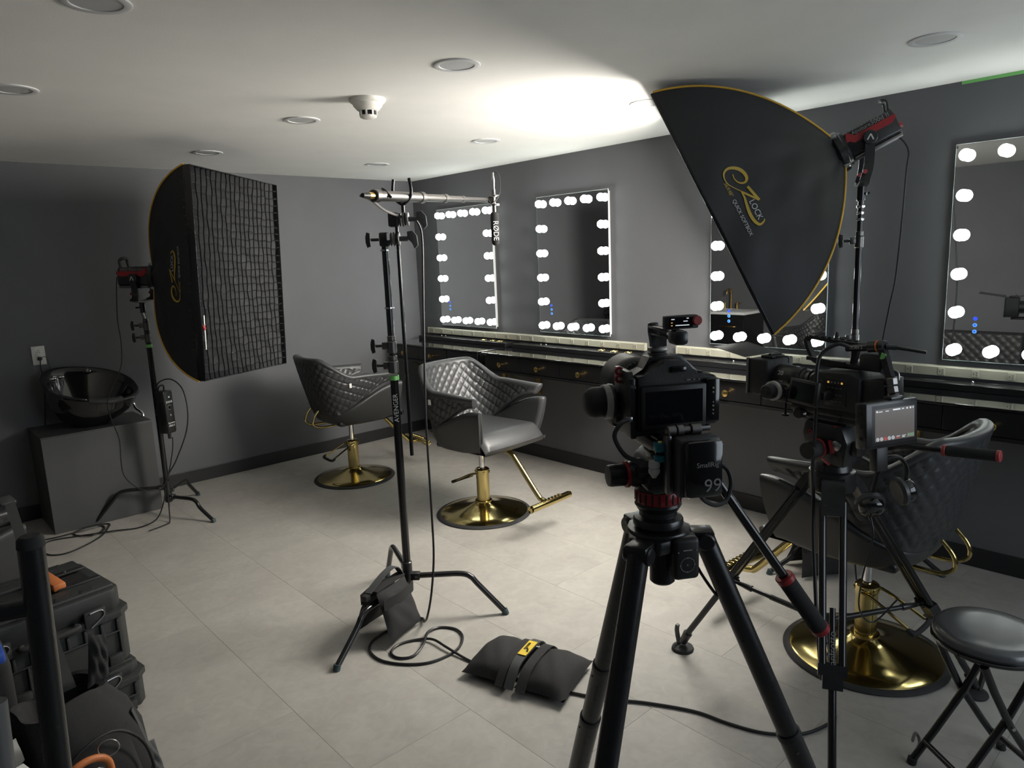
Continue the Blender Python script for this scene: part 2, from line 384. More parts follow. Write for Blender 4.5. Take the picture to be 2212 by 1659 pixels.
def vanity(yc, label, kind):
    t = thing('vanity_shelf', label, 'vanity', (0, yc, 0), group='black wall-hung vanities with three drawers')
    Wd = 1.265; h = Wd/2
    g = G(); g.box((-.215, 0, ZT-.075), (.428, Wd, .124)); g.box((-.225, 0, ZT-.145), (.448, Wd+.006, .016), bev=.002)
    g.out('carcass', 'vanity_black', t, sm=20)
    G().box((-.23, 0, ZT-.006), (.46, Wd+.01, .012), bev=.002).out('table_top', 'vanity_top', t, sm=20)
    for i in (-1, 0, 1):
        d = G().box((-.436, i*.4135, ZT-.075), (.014, .409, .112), bev=.002).out('drawer_front', 'vanity_black', t, sm=20)
        G().lathe([(.0001, -.006), (.009, -.006), (.009, .004), (.007, .010), (.009, .018), (.0165, .024), (.0205, .031), (.0195, .037), (.013, .041), (.0001, .042)], 20,
                  Matrix.Translation((-.443, i*.4135, ZT-.083)) @ Matrix.Rotation(-PI/2, 4, 'Y')).out('knob', 'brass', d)
    ld = G().box((-.078, 0, ZT+.017), (.125, Wd*.985, .034), bev=.003).out('tool_ledge', 'vanity_black', t, sm=20)
    if kind == 'ring':
        for yy in (-.30, -.42, -.55) if yc < -1.5 else (-.28, -.40, -.50):
            r = G().torus((-.08, yy, ZT+.036), (0, 0, 1), .026, .0055, 24, 8).out('holder_ring', 'gold', ld)
            G().cyl((-.08, yy, ZT+.0345), (-.08, yy, ZT+.0355), .022, n=20).out('holder_hole', 'hole', ld)
        for yy, l in ((.48, .03), (.2, .22), (-.12, .03)):
            G().box((-.08, yy, ZT+.0345), (.02, l, .001)).out('tool_slot', 'hole', ld)
        G().ball((-.06, .30, ZT+.037), .006).out('screw_cap', 'chrome', ld); G().ball((-.06, .36, ZT+.037), .005).out('screw_cap', 'chrome', ld)
    else:
        G().box((-.078, .36, ZT+.0345), (.05, .1, .001)).out('tool_slot', 'hole', ld)
        G().box((-.078, -.06, ZT+.0345), (.018, .40, .001)).out('tool_slot', 'hole', ld)
        G().tube([(-.066, .18, ZT+.036), (-.066, -.02, ZT+.037), (-.072, -.25, ZT+.036)], .0025, 6, 4).out('slot_rim', 'black_gloss', ld)
        G().ball((-.06, .19, ZT+.037), .006).out('screw_cap', 'chrome', ld)
    for yy in (-.45, .45):
        b = G().box((-.008, yy, ZT-.27), (.012, .045, .24), bev=.002).out('bracket', 'brass', t, sm=20)
        G().box((-.20, yy, ZT-.159), (.38, .04, .01), bev=.001).out('arm', 'brass', b, sm=20)
        g = G(); g.strap([(-.015, yy, ZT-.37), (-.36, yy, ZT-.165)], (0, 1, 0), .036, .008, 1); g.out('diagonal_brace', 'brass', b, sm=20)
        for z in (-.20, -.33): G().cyl((-.013, yy, ZT+z), (-.017, yy, ZT+z), .007, n=10).out('bolt', 'dark_steel', b)
vanity(-.782, 'black vanity shelf in the room corner, gold ring holders, behind the microphone stand', 'ring')
vanity(-2.112, 'black vanity shelf with three gold knobs behind the middle salon chair', 'ring')
vanity(-3.673, 'black vanity shelf between the two cameras, one gold knob showing', 'slot')
vanity(-4.995, 'black vanity shelf at the right edge behind the small monitor', 'slot')
def mirror(y0, y1, label):
    W_ = abs(y1-y0); z0, z1 = 1.082, 2.142; H_ = z1-z0
    t = thing('vanity_mirror', label, 'mirror', (0, (y0+y1)/2, z0), group='bulb-lit vanity mirrors')
    G().box((-.016, 0, H_/2), (.03, W_-.024, H_-.024), bev=.002).out('back_box', 'trim_white', t, sm=20)
    G().box((-.0335, 0, H_/2), (.005, W_, H_)).out('glass_edge', 'mirror_edge', t, sm=20)
    G().box((-.0364, 0, H_/2), (.0008, W_-.004, H_-.004)).out('mirror_glass', 'mirror', t, sm=20)
    pos = []
    for i in range(5):
        yy = -W_/2+.05+i*(W_-.10)/4; pos += [(yy, .055), (yy, H_-.055)]
    for j in range(1, 5):
        zz = .055+j*(H_-.11)/5; pos += [(-W_/2+.05, zz), (W_/2-.05, zz)]
    R90 = Matrix.Rotation(-PI/2, 4, 'Y')
    b0 = c0 = None
    for yy, zz in pos:
        if b0 is None:
            b0 = b = G().lathe([(.0001, .052), (.013, .0495), (.0235, .041), (.0290, .028), (.0285, .017), (.024, .009), (.019, .006)], 20, R90).out('bulb', 'bulb', t)
            c0 = c = G().lathe([(.022, 0), (.022, .004), (.019, .006)], 20, R90).out('socket', 'bulb_base', b)
        else:
            b = dup(b0, t); c = dup(c0, b)
        b.location = (-.037, yy, zz)
    for i, m_ in enumerate(('led_blue', 'led_ltblue', 'led_ltblue')):
        G().cyl((-.0370, W_/2-.135, .215-i*.032), (-.0382, W_/2-.135, .215-i*.032), .0095, n=16).out('touch_button', m_, t)
        if i: G().cyl((-.0382, W_/2-.135, .215-i*.032), (-.0385, W_/2-.135, .215-i*.032), .005, n=12).out('button_symbol', 'led_blue', t)
mirror(-1.185, -.412, 'far mirror in the corner framed by lit bulbs, behind the microphone')
mirror(-2.459, -1.728, 'bulb-framed mirror fully in view between the microphone and the tilted softbox')
mirror(-4.052, -3.297, 'bulb-framed mirror mostly hidden behind the tilted softbox')
mirror(-5.40, -4.654, 'nearest bulb-framed mirror, cut by the right edge of the photo')
# ================================================================ salon chairs
def sstep(a, b, x):
    t = min(1, max(0, (x-a)/(b-a))); return t*t*(3-2*t)
def u_path(a, b, yf, n):
    """points of a U seen from above, from the front tip of one arm round the back to the other tip, evenly spaced"""
    P = []
    m = 240
    for i in range(m+1):
        s = -1+2*i/m
        ph = s*PI/2; e = 2/2.7
        P.append(Vector((a*math.copysign(abs(math.sin(ph))**e, s), -b*abs(math.cos(ph))**e)))
    P = [Vector((-a, yf*(1-j/20))) for j in range(20)] + P + [Vector((a, yf*(j+1)/20)) for j in range(20)]
    L = [0]
    for p_, q_ in zip(P[:-1], P[1:]): L.append(L[-1]+(q_-p_).length)
    out = []; k = 0
    for i in range(n+1):
        d = L[-1]*i/n
        while k < len(L)-2 and L[k+1] < d: k += 1
        f = (d-L[k])/max(1e-9, L[k+1]-L[k]); out.append((P[k].lerp(P[k+1], f), d-L[-1]/2))
    nr = []
    for i in range(n+1):
        t = (out[min(i+1, n)][0]-out[max(i-1, 0)][0]).normalized(); nr.append(Vector((t.y, -t.x)))   # outward
    return out, nr, L[-1]
def shell(name, mtl, parent, a, b, yf, zt, zb, th, lean, taper, nu, nv, quilt=None, round_=.5):
    pts, nr, L = u_path(a, b, yf, nu)
    g = G(); R = []
    for i, (q, s) in enumerate(pts):
        t = abs(s)/(L/2); z1 = zt(t); z0 = zb(t); n = nr[i]; row = []
        fwd = lean(t)
        endk = min(1, (1-t)*L/2/.03)                      # thin the tip so that the arm end is rounded
        th_ = th*(.55+.45*math.sqrt(max(0, 1-(1-endk)**2)))
        def P(z, off):
            k = taper*(1-(z-z0)/max(.01, z1-z0))**1.6
            back = fwd*(z-z0)
            x = q.x*(1-k)-n.x*off; y = q.y*(1-k)-n.y*off - back*(1-t*t)
            return (x, y, z)
        def qd(z):
            if not quilt: return 0
            pitch, amp, marg = quilt
            hgt = z-z0
            d1 = ((s+hgt*1.0)/pitch) % 1; d2 = ((s-hgt*1.0)/pitch) % 1
            d = min(min(d1, 1-d1), min(d2, 1-d2))
            e = sstep(0, .012, min(z1-z-marg, z-z0-.02)) * sstep(.0, .03, (1-t)*L/2-.02)
            return -amp*e*math.exp(-(d/.10)**2)
        m = 5
        for j in range(nv+1):
            z = z0+.018+(z1-z0-.036)*j/nv; row.append(P(z, -qd(z)))
        for j in range(1, m):
            an = PI*j/m; row.append(P(z1-.018+.018*math.sin(an), th_/2-th_/2*math.cos(an)))
        for j in range(nv+1):
            z = z1-.018-(z1-z0-.036)*j/nv; row.append(P(z, th_+qd(z)))
        for j in range(1, m):
            an = PI*j/m; row.append(P(z0+.018-.018*math.sin(an), th_/2+th_/2*math.cos(an)))
        R.append([g._v(c) for c in row])
    g.loft(R)
    return g.out(name, mtl, parent, sm=50)
def make_chair():
    t = thing('salon_chair', 'x', 'chair', (0, 0, 0), 90, 'black quilted salon chairs on gold bases')
    zt = lambda t: .875-.012*sstep(.6, 1, t)+.14*(1-sstep(.27, .58, t))-.012*(1-sstep(0, .25, t))*0
    zb = lambda t: .555+.238*sstep(.25, 1.0, t)
    shell('backrest', 'leather', t,  .325, .29, .28, zt, zb, .05, lambda t: .20, .10, 190, 46, (.066, .008, .028))
    zt2 = lambda t: .575+.205*sstep(.18, .98, t)
    shell('arm_shell', 'leather', t, .312, .26, .315, zt2, lambda t: .485+.02*sstep(.7, 1, t), .05, lambda t: .0, .16, 110, 12)
    g = G(); rows = []                               # seat cushion: rounded slab that bulges and rolls over in front
    nx, ny = 26, 30
    for j in range(ny+1):
        v = j/ny; row = []
        for i in range(nx+1):
            u = -1+2*i/nx
            yy = -.21+.535*v; zz = .612+.012*(1-u*u)-.05*sstep(.86, 1, v)*1.2-.022*sstep(.72, 0, v)*0
            wx = .272*(1-.06*(1-v))
            if v > .97: zz -= .02
            row.append((wx*u, yy+.012*(1-u*u)*v, zz-.03*max(0, abs(u)-.9)/.1))
        rows.append(row)
    rows += [[(x*.99, y+.012, .535) for x, y, z in rows[-1]], [(x*.95, y-.01, .50) for x, y, z in rows[-1]], [(x*.8, -.1, .49) for x, y, z in rows[-1]]]
    g.grid(rows); g.box((0, .01, .50), (.46, .40, .04), bev=.015)
    g.out('seat', 'leather', t, sm=60)
    G().box((0, .02, .478), (.26, .30, .012), bev=.003).out('seat_plate', 'black_metal', t)
    for x in (-.075, .075):
        G().tube([(x, -.285, .60), (x, -.325, .555), (x, -.335, .51), (x, -.31, .482), (x, -.26, .470), (x, -.12, .470)], .0085, 10, 5).out('back_rod', 'gold', t)
    G().lathe([(.018, .20), (.018, .474)], 24).out('piston', 'chrome', t)
    G().lathe([(.0001, .0), (.312, .0), (.318, .006), (.312, .013), (.292, .017), (.0001, .017)], 64).out('base_rim', 'rubber', t)
    G().lathe([(.295, .015), (.285, .021), (.22, .032), (.15, .047), (.10, .062), (.066, .076), (.056, .084), (.056, .092), (.044, .094)], 64).out('base_disc', 'gold', t)
    c = G().lathe([(.043, .085), (.043, .275), (.047, .277), (.047, .305), (.040, .312), (.02, .314)], 32).out('column', 'gold', t)
    for a in range(6): G().lathe([(.009, 0), (.009, .003), (.006, .006), (.0001, .006)], 10, Matrix.Rotation(a*PI/3, 4, 'Z') @ Matrix.Translation((.046, 0, .29)) @ Matrix.Rotation(PI/2, 4, 'Y')).out('bolt', 'gold', c)
    p = G(); p.tube([(-.05, .0, .285), (-.058, -.06, .27), (-.07, -.20, .20)], .0065, 8, 4); p.tube([(.05, .0, .285), (.058, -.06, .27), (.07, -.20, .20)], .0065, 8, 4)
    p.out('pump_lever', 'gold', t)
    G().tube([(-.078, -.19, .205), (-.072, -.215, .195), (.072, -.215, .195), (.078, -.19, .205)], .0105, 10, 4).out('pump_pedal', 'rubber', t)
    G().tube([(0, .05, .470), (0, .20, .470), (0, .27, .458), (0, .315, .42), (0, .49, .225), (0, .53, .20), (0, .585, .192)], .017, 14, 5).out('footrest_post', 'gold', t)
    f = G().tube([(-.175, .59, .20), (-.165, .59, .20), (-.06, .60, .205), (.06, .60, .205), (.165, .59, .20), (.175, .59, .20)], lambda s: .027*min(1, .55+8*min(s, 1-s)), 16, 5, .8).out('footrest_bar', 'gold', t)
    for i in range(6): G().box((-.075+.03*i, .602, .229), (.017, .03, .006), bev=.0025).out('tread', 'gold', f)
    G().box((.318, -.12, .80), (.004, .022, .034), (0, 0, .25), bev=.001).out('maker_tag', 'outlet_white', t)
    return t
ch = make_chair()
chairs = [((-1.19, -2.30), -86, 'black quilted salon chair in the middle, facing the cameras'),
          ((-1.36, -.90), -5, 'farthest black quilted salon chair, turned sideways by the back wall'),
          ((-1.21, -4.777), 88, 'nearest black salon chair seen from behind the right-hand camera tripod'),
          ((-4.11, -2.10), 20, 'black salon chair mostly outside the left edge, only its arm showing')]
for i, ((x, y), az, lab) in enumerate(chairs):
    o = ch if i == 0 else copy_tree(ch)
    if i == 3:                                        # this one is pumped down
        for c in bpy.data.objects:
            if c.parent == o and c.name.split('.')[0] not in ('base_rim', 'base_disc', 'column', 'pump_lever', 'pump_pedal', 'footrest_post', 'footrest_bar'): c.location.z -= .13
    o.location = (x, y, 0); o.rotation_euler = (0, 0, math.radians(az-90)); o['label'] = lab
# ================================================================ softboxes and studio lights
LOGO_E = [(-.1191, .0005), (-.0948, -.001), (-.0709, .0109), (-.0622, .0312), (-.0739, .0462), (-.0979, .0479), (-.1242, .0366), (-.1432, .0153), (-.1508, -.0103), (-.1393, -.0312), (-.1151, -.0392), (-.0883, -.035), (-.0603, -.0184), (-.0352, .0005)]
LOGO_Z = [(-.0405, .034), (.038, .053), (-.030, .002)]
LOGO_T = [(-.0352, .0005), (-.0035, .0018), (.0334, -.004), (.0711, -.0083), (.1106, -.0057), (.1368, .0073), (.1357, .0257), (.1245, .0385)]
def bez(a, q, b, t): return a*((1-t)**2)+q*(2*t*(1-t))+b*(t*t)
class Soft:
    W, H, DP = .914, 1.22, .56
    def corner(s, sx, sy, t):
        F = Vector((sx*s.W/2, sy*s.H/2, 0)); R = Vector((sx*.062, sy*.062, -s.DP)); Q = Vector((F.x*.86, F.y*.82, -s.DP*.64))
        return bez(R, Q, F, t)
    def surf(s, a, b, u, t, seed=0):
        A = s.corner(*a, t); B = s.corner(*b, t); P = A.lerp(B, u)
        nrm = Vector(((a[0]+b[0])/2, (a[1]+b[1])/2, 0)); 
        sag = -.030*math.sin(PI*u)*math.sin(PI*t)
        wr = -.012*math.exp(-((u-.64+.05*t)/.035)**2)*math.sin(PI*min(1, t*1.15))+.009*math.exp(-((u-.30-.25*(1-t))/.05)**2)*math.sin(PI*t)+.0055*math.sin(17*u+9*t+seed)*math.sin(11*t+3*u+seed*2)*math.sin(PI*u)+.003*math.sin(31*u-14*t*t+seed)*math.sin(PI*u)*(1-t)
        return P+nrm*(sag+wr)
    def side(s, sg, y, z):
        lo, hi = 0., 1.
        for _ in range(30):
            m = (lo+hi)/2
            if s.corner(1, 1, m).z < z: lo = m
            else: hi = m
        half = s.corner(1, 1, lo).y; u = (y/half+1)/2
        return s.surf((sg, -1), (sg, 1), u, lo, 1.3*sg)+Vector((sg*.0045, 0, 0))
SB = Soft()
def softbox(Mx, label, lit, sg):
    t = thing('softbox', label, 'softbox', mat4=Mx)
    C4 = [(1, -1), (1, 1), (-1, 1), (-1, -1)]; n, m = 22, 26
    for k in range(4):
        a, b = C4[k], C4[(k+1) % 4]
        if a[0] == b[0] and a[1] > b[1]: a, b = b, a
        seed = 1.3*a[0] if a[0] == b[0] else 4.1*a[1]
        rows = [[SB.surf(a, b, i/n, j/m, seed) for i in range(n+1)] for j in range(m+1)]
        pn = G().grid(rows).out('fabric_panel', 'softbox_cloth', t, sm=60)
        nr = Vector(((a[0]+b[0])/2, (a[1]+b[1])/2, 0))
        G().grid([[q-nr*.006 for q in r] for r in rows[:-7]]).out('silver_lining', 'softbox_silver', pn, sm=60)
    for a in C4:
        G().tube([SB.corner(*a, j/14)*1.0+Vector((a[0], a[1], 0))*.002 for j in range(15)], .0046, 8, 2).out('piping', 'piping', t)
    W2, H2 = SB.W/2, SB.H/2; lw = .016 if lit else .05; lz = .006 if lit else .018
    for c, sz in (((W2-.002, 0, lz), (.005, SB.H, lw)), ((-W2+.002, 0, lz), (.005, SB.H, lw)), ((0, H2-.002, lz), (SB.W, .005, lw)), ((0, -H2+.002, lz), (SB.W, .005, lw))):
        G().box(c, sz, bev=.002).out('front_lip', 'vinyl_edge', t)
    if lit: G().box((0, 0, -.16), (SB.W*.90-.06, SB.H*.89-.06, .003)).out('front_diffuser', 'softbox_lit', t)
    else: G().box((0, 0, -.03), (SB.W-.035, SB.H-.035, .003)).out('front_diffuser', 'softbox_front', t)
    G().lathe([(.095, -.025-SB.DP), (.1, -.02-SB.DP), (.1, .005-SB.DP), (.085, .02-SB.DP)], 32, cap=False).out('speed_ring', 'black_metal', t)
    for i in range(4):
        a = PI/4+i*PI/2; G().box((.1*math.cos(a), .1*math.sin(a), -SB.DP), (.03, .02, .03), (0, 0, a), bev=.004).out('rod_latch', 'steel', t)
    if not lit:
        gr = bpy.data.objects.new('fabric_grid', None); COL.objects.link(gr); gr.parent = t
        nc, nrw = 19, 26
        def wob(a, b): return .0032*math.sin(a*1.7+b*23)+.0022*math.sin(a*3.1+b*51)
        def dome(x, y): return .028*(1-(x/W2)**2)*(1-(y/H2)**2)
        for i in range(1, nc):
            x = -W2+SB.W*i/nc; R = []
            g = G(); rows = [[], [], []]
            for j in range(61):
                y = -H2+SB.H*j/60; xx = x+wob(i, j/60)
                rows[0].append((xx, y, -.026)); e_ = xx+.002*math.sin(j+i); f_ = .042-dome(x, y)*.8; rows[1].append((e_, y, f_-.008)); rows[2].append((e_, y, f_))
            g.grid(rows[:2]); g.mi = 1; g.grid(rows[1:]); g.out('grid_strip', ['grid_cloth', 'hole'], gr, sm=80)
        for i in range(1, nrw):
            y = -H2+SB.H*i/nrw; g = G(); rows = [[], [], []]
            for j in range(47):
                x = -W2+SB.W*j/46; yy = y+wob(i+40, j/46)-.010*math.cos(PI*x/SB.W)*(1 if y > 0 else .6)
                rows[0].append((x, yy, -.026)); e_ = yy+.003*math.sin(j*.9+i); f_ = .036-dome(x, y)*.8; rows[1].append((x, e_-.003, f_)); rows[2].append((x, e_+.003, f_))
            g.grid(rows[:2]); g.mi = 1; g.grid(rows[1:]); g.out('grid_strip', ['grid_cloth', 'hole'], gr, sm=80)
        sc_ = G(); sc_.box((-W2+.02, -.30, .04), (.02, .03, .02), (0, 0, .4), bev=.006); sc_.out('red_tab', 'red_soft', t)
        G().box((-W2+.035, -.33, .036), (.010, .20, .006), bev=.002).out('hook_tape', 'print_white', t)
    # printed logo and lettering on the side panel that faces the camera
    d0 = .145
    def put(P2): return SB.side(sg, -sg*P2[0], -d0-P2[1])
    g = G()
    def ribbon(P, wd, k=6, straight=False):
        Q = P if straight else [(v.x, v.y) for v in catmull([(x, y, 0) for x, y in P], k)]
        A = []; B = []
        for i, q in enumerate(Q):
            d = Vector((Q[min(i+1, len(Q)-1)][0]-Q[max(i-1, 0)][0], Q[min(i+1, len(Q)-1)][1]-Q[max(i-1, 0)][1])); d.normalize()
            hw = wd(i/(len(Q)-1))/2
            A.append(put((q[0]-d.y*hw, q[1]+d.x*hw))); B.append(put((q[0]+d.y*hw, q[1]-d.x*hw)))
        g.grid([A, B])
    ribbon(LOGO_E, lambda s: .004+.011*math.sin(PI*min(1, s*1.15))**2)
    ribbon(LOGO_T, lambda s: .004+.010*math.sin(PI*s))
    for a, b, w_ in ((0, 1, .012), (1, 2, .009)):
        A, B = LOGO_Z[a], LOGO_Z[b]; ribbon([(A[0]+(B[0]-A[0])*i/8, A[1]+(B[1]-A[1])*i/8) for i in range(9)], lambda s: w_, straight=True)
    g.out('logo_print', 'print_yellow', t, sm=None)
    for txt, sz, m_, cx, cy in (('LOCK', .036, 'print_white', .070, .022), ('36X48"', .023, 'print_yellow', -.066, -.044), ('QUICK SOFTBOX', .023, 'print_white', .075, -.044)):
        me = text_mesh(txt, sz, 0.0); 
        for v in me.vertices: v.co = put((v.co.x+cx, v.co.y+cy))
        me.materials.clear(); me.materials.append(MT[m_]); o = bpy.data.objects.new('lettering', me); COL.objects.link(o); o.parent = t
    return t
def fr3(n, loc):
    n = Vector(n).normalized(); w_ = Vector((-n.y, n.x, 0)).normalized(); h = n.cross(w_)
    M_ = Matrix((w_, h, n)).transposed().to_4x4(); M_.translation = loc; return M_, n, w_, h
def roll(Mx, a): return Mx @ Matrix.Rotation(a, 4, 'Z')
ML, nL, wL, hL = fr3((.578, -.814, -.022), (-2.301, -1.321, 1.641)); ML = roll(ML, -.037)
MR, nR, wR, hR = fr3((-.4438, .7792, -.4426), (-.791, -3.804, 1.844))
softbox(ML, 'black gridded softbox facing the room on the left, unlit, with gold eZ logo', False, -1)
SB.DP = .62
softbox(MR, 'big black softbox with gold piping tilted under the ceiling, lit on its far side', True, 1)
def video_light(Mx, n, base, label, red='red', dp=.62):
    """Mx: softbox frame; the lamp sits behind the speed ring; base: top of the stand the yoke sits on"""
    X = Mx @ Matrix.Translation((0, 0, -dp-.015))
    t = thing('studio_light', label, 'studio light', mat4=X); inv = X.inverted()
    S_ = Matrix.Diagonal((1, 1, .8, 1))
    G(S_).lathe([(.078, -.035), (.085, -.03), (.085, .0), (.07, .012)], 32).out('bowens_mount', 'black_metal', t)
    oc = [(-.045, -.07), (.045, -.07), (.066, -.045), (.066, .03), (.05, .062), (-.05, .062), (-.066, .03), (-.066, -.045)]
    G(S_).prism(oc, -.315, -.035, bev=.004).out('housing', 'black_metal', t)
    for s in (-1, 1):
        st = [(-.03, .018), (-.05, .018), (-.07, .002), (-.285, .002), (-.315, .018), (-.315, .034), (-.085, .034), (-.06, .056), (-.045, .056)]
        G(S_).prism([(z, y) for z, y in st], 0, .006, Matrix(((0, 0, s, s*.0655-(.0 if s > 0 else 0)), (0, 1, 0, 0), (1, 0, 0, 0), (0, 0, 0, 1)))).out('red_side_stripe', red, t)
        G(S_).box((s*.056, -.066, -.175), (.012, .016, .27), bev=.003).out('cooling_rail', 'aluminium', t)
    for i in range(10): G(S_).box((0, .063, -.07-.018*i), (.07, .004, .008)).out('vent_slat', 'black', t)
    G(S_).tube([(-.035, .055, -.30), (-.035, .10, -.315), (-.02, .118, -.30), (.02, .118, -.30), (.035, .10, -.315), (.035, .055, -.30)], .011, 8, 4).out('carry_handle', 'dark_grey', t)
    G(S_).cyl((0, -.02, -.315), (0, -.02, -.345), .014, bev=.002).out('power_socket', 'red_soft', t)
    sgn = 1 if (X.to_3x3() @ Vector((1, 0, 0))).dot(Vector((-4.1, -5.8, 1.7))-X.translation) > 0 else -1
    text('Aputure', .026, 'print_grey', t, (0, 0, sgn*-1), (0, 1, 0), (sgn*.0665, .046, -.105), depth=.0004)
    text('300d II', .030, 'print_grey', t, (0, 0, sgn*-1), (0, 1, 0), (sgn*.0665, .046, -.19), depth=.0004)
    # yoke in world directions
    piv = X @ Vector((0, -.01, -.12)); wv = (X.to_3x3() @ Vector((1, 0, 0))); wv.z = 0; wv.normalize(); b = Vector(base)
    y = G(inv)
    for s in (-1, 1):
        y.strap([piv+wv*.084*s+Vector((0, 0, .01)), piv+wv*.084*s+Vector((0, 0, -.12)), b+wv*.078*s+Vector((0, 0, .035))], fr_perp(wv), .042, .012, 4)
    y.strap([b+wv*-.084+Vector((0, 0, .03)), b+Vector((0, 0, .018)), b+wv*.084+Vector((0, 0, .03))], fr_perp(wv), .042, .012, 6)
    yo = y.out('yoke', 'black_metal', t)
    for s in (-1, 1):
        G(inv).cyl(piv+wv*.068*s, piv+wv*.098*s, .032, n=28, bev=.004).out('tilt_knob', 'black', yo)
        G(inv).cyl(b+wv*.084*s+Vector((0, 0, .075)), b+wv*.09*s+Vector((0, 0, .075)), .010, n=16).out('red_button', 'red_soft', yo)
        g = G(inv); fp = fr_perp(wv)
        for e in (-1, 1): g.strap([piv+wv*.0985*s+Vector((0, 0, .014)), piv+wv*.0985*s+fp*(.013*e)+Vector((0, 0, -.012))], fp, .0055, .001, 1)
        g.out('badge', 'print_white', yo)
    G(inv).cyl(b+Vector((0, 0, -.055)), b+Vector((0, 0, .018)), .019, n=20, bev=.003).out('stand_receiver', 'black_gloss', yo)
    G(inv).box(b+fr_perp(wv)*.03+Vector((0, 0, -.02)), (.05, .012, .012), (0, 0, .5), bev=.004).out('receiver_handle', 'black', yo)
    return t
def fr_perp(wv): return Vector((-wv.y, wv.x, 0))
BL = Vector((-2.705, -.685, 1.475)); BR_ = Vector((-.482, -4.392, 1.94))
video_light(ML, nL, BL, 'red and black studio light on the left stand behind the gridded softbox', dp=.56)
video_light(MR, nR, BR_, 'red and black studio light at the upper right behind the tilted softbox')
# ---------------------------------------------------------------- stands
def t_handle(g, c, d, L=.05, m=1):
    """clamp knob: stem along d and a winged grip"""
    c = Vector(c); d = Vector(d).normalized(); g.cyl(c, c+d*L*.6, .007, n=10)
    z = Vector((0, 0, 1)); x = d.cross(z).normalized()
    T = Matrix((d, x, z)).transposed().to_4x4(); T.translation = c+d*L*.75
    g.prism([(-.008, -.028), (.008, -.034), (.014, -.012), (.014, .012), (.008, .034), (-.008, .028), (-.004, 0)], -.008, .008, T @ Matrix.Rotation(PI/2, 4, 'X'), bev=.002)
def stand_base(t, legs, zhub=.2, r=.0125):
    for i, (fx, fy) in enumerate(legs):
        R_ = math.hypot(fx, fy); ux, uy = fx/R_, fy/R_; zh = zhub+.035*(i-1)
        lg = G().tube([(ux*.02, uy*.02, zh), (ux*R_*.30, uy*R_*.30, zh+.004), (ux*R_*.56, uy*R_*.56, zh+.006), (ux*R_*.66, uy*R_*.66, zh-.012), (ux*R_*.73, uy*R_*.73, zh-.05), (fx, fy, .012)], r, 12, 5).out('leg', 'black_tube', t)
        G().cyl((fx-ux*.006, fy-uy*.006, .024), (fx+ux*.003, fy+uy*.003, 0.0), r+.0025, n=14).out('foot_cap', 'teal_rubber', lg)
        g = G(); g.box((ux*.032, uy*.032, zh), (.055, .034, .036), (0, 0, math.atan2(uy, ux)), bev=.005); hb = g.out('leg_hub', 'black_metal', t)
        nx, ny = -uy, ux
        G().cyl((ux*.042-nx*.019, uy*.042-ny*.019, zh), (ux*.042+nx*.019, uy*.042+ny*.019, zh), .006, n=10).out('hub_bolt', 'steel', hb)
    G().cyl((0, 0, zhub-.075), (0, 0, zhub+.075), .024, n=20, bev=.004).out('hub_sleeve', 'black_metal', t)
def collar(t, z, d, r=.021, name='collar'):
    c = G(); c.cyl((0, 0, z-.035), (0, 0, z+.02), r, n=20, bev=.003); c.cyl((0, 0, z+.02), (0, 0, z+.045), r*.85, n=20, bev=.003)
    d = Vector(d).normalized(); c.box(d*.028+Vector((0, 0, z)), (.032, .022, .034), (0, 0, math.atan2(d.y, d.x)), bev=.004)
    co_ = c.out(name, 'dark_steel', t)
    g = G(); t_handle(g, d*.04+Vector((0, 0, z)), d, .055); g.out('clamp_handle', 'black_metal', co_)
# left stand
bx, by = -2.69, -.66
t = thing('light_stand', 'black light stand with folded-out legs carrying the gridded softbox', 'light stand', (bx, by, 0))
stand_base(t, [(-2.536-bx, -1.054-by), (-2.402-bx, -.369-by), (-3.119-bx, -.46-by)], .17)
G().cyl((0, 0, .10), (0, 0, 1.18), .0175, n=20).out('lower_tube', 'black_tube', t)
G().cyl((0, 0, 1.18), (0, 0, 1.36), .0185, n=20).out('upper_tube', 'black_metal', t)
G().cyl((0, 0, 1.355), (-.02, -.004, 1.43), .009, n=14).out('spigot', 'steel', t)
dl = Vector((-.9, .45, 0))
collar(t, 1.335, dl); collar(t, 1.255, dl)
G().cyl((0, 0, 1.185), (0, 0, 1.205), .0215, n=20).out('green_tape_band', 'green_tape', t)
G().cyl((0, 0, .06), (0, 0, .10), .006, n=8).out('base_pin', 'steel', t)
# right stand
bx, by = -.482, -4.392
t = thing('light_stand', 'tall black light stand carrying the tilted softbox beside the near mirror', 'light stand', (bx, by, 0))
stand_base(t, [(-.79-bx, -4.135-by), (-.241-bx, -4.78-by), (.33, .27)], .17)
G().cyl((0, 0, .10), (0, 0, 1.26), .0175, n=20).out('lower_tube', 'black_tube', t)
G().cyl((0, 0, 1.2), (0, 0, 1.71), .0155, n=20).out('middle_tube', 'black_tube', t)
G().cyl((0, 0, 1.7), (0, 0, 1.90), .0125, n=20).out('upper_tube', 'black_tube', t)
for z, r_ in ((1.80, .019), (1.83, .017), (1.86, .019)): G().cyl((0, 0, z-.006), (0, 0, z+.006), r_, n=20, bev=.002).out('ring_stop', 'chrome', t)
dr = Vector((-.55, .83, 0)); collar(t, 1.70, dr); collar(t, 1.225, dr)
G().cyl((0, 0, 1.165), (0, 0, 1.185), .0215, n=20).out('green_tape_band', 'green_tape', t)
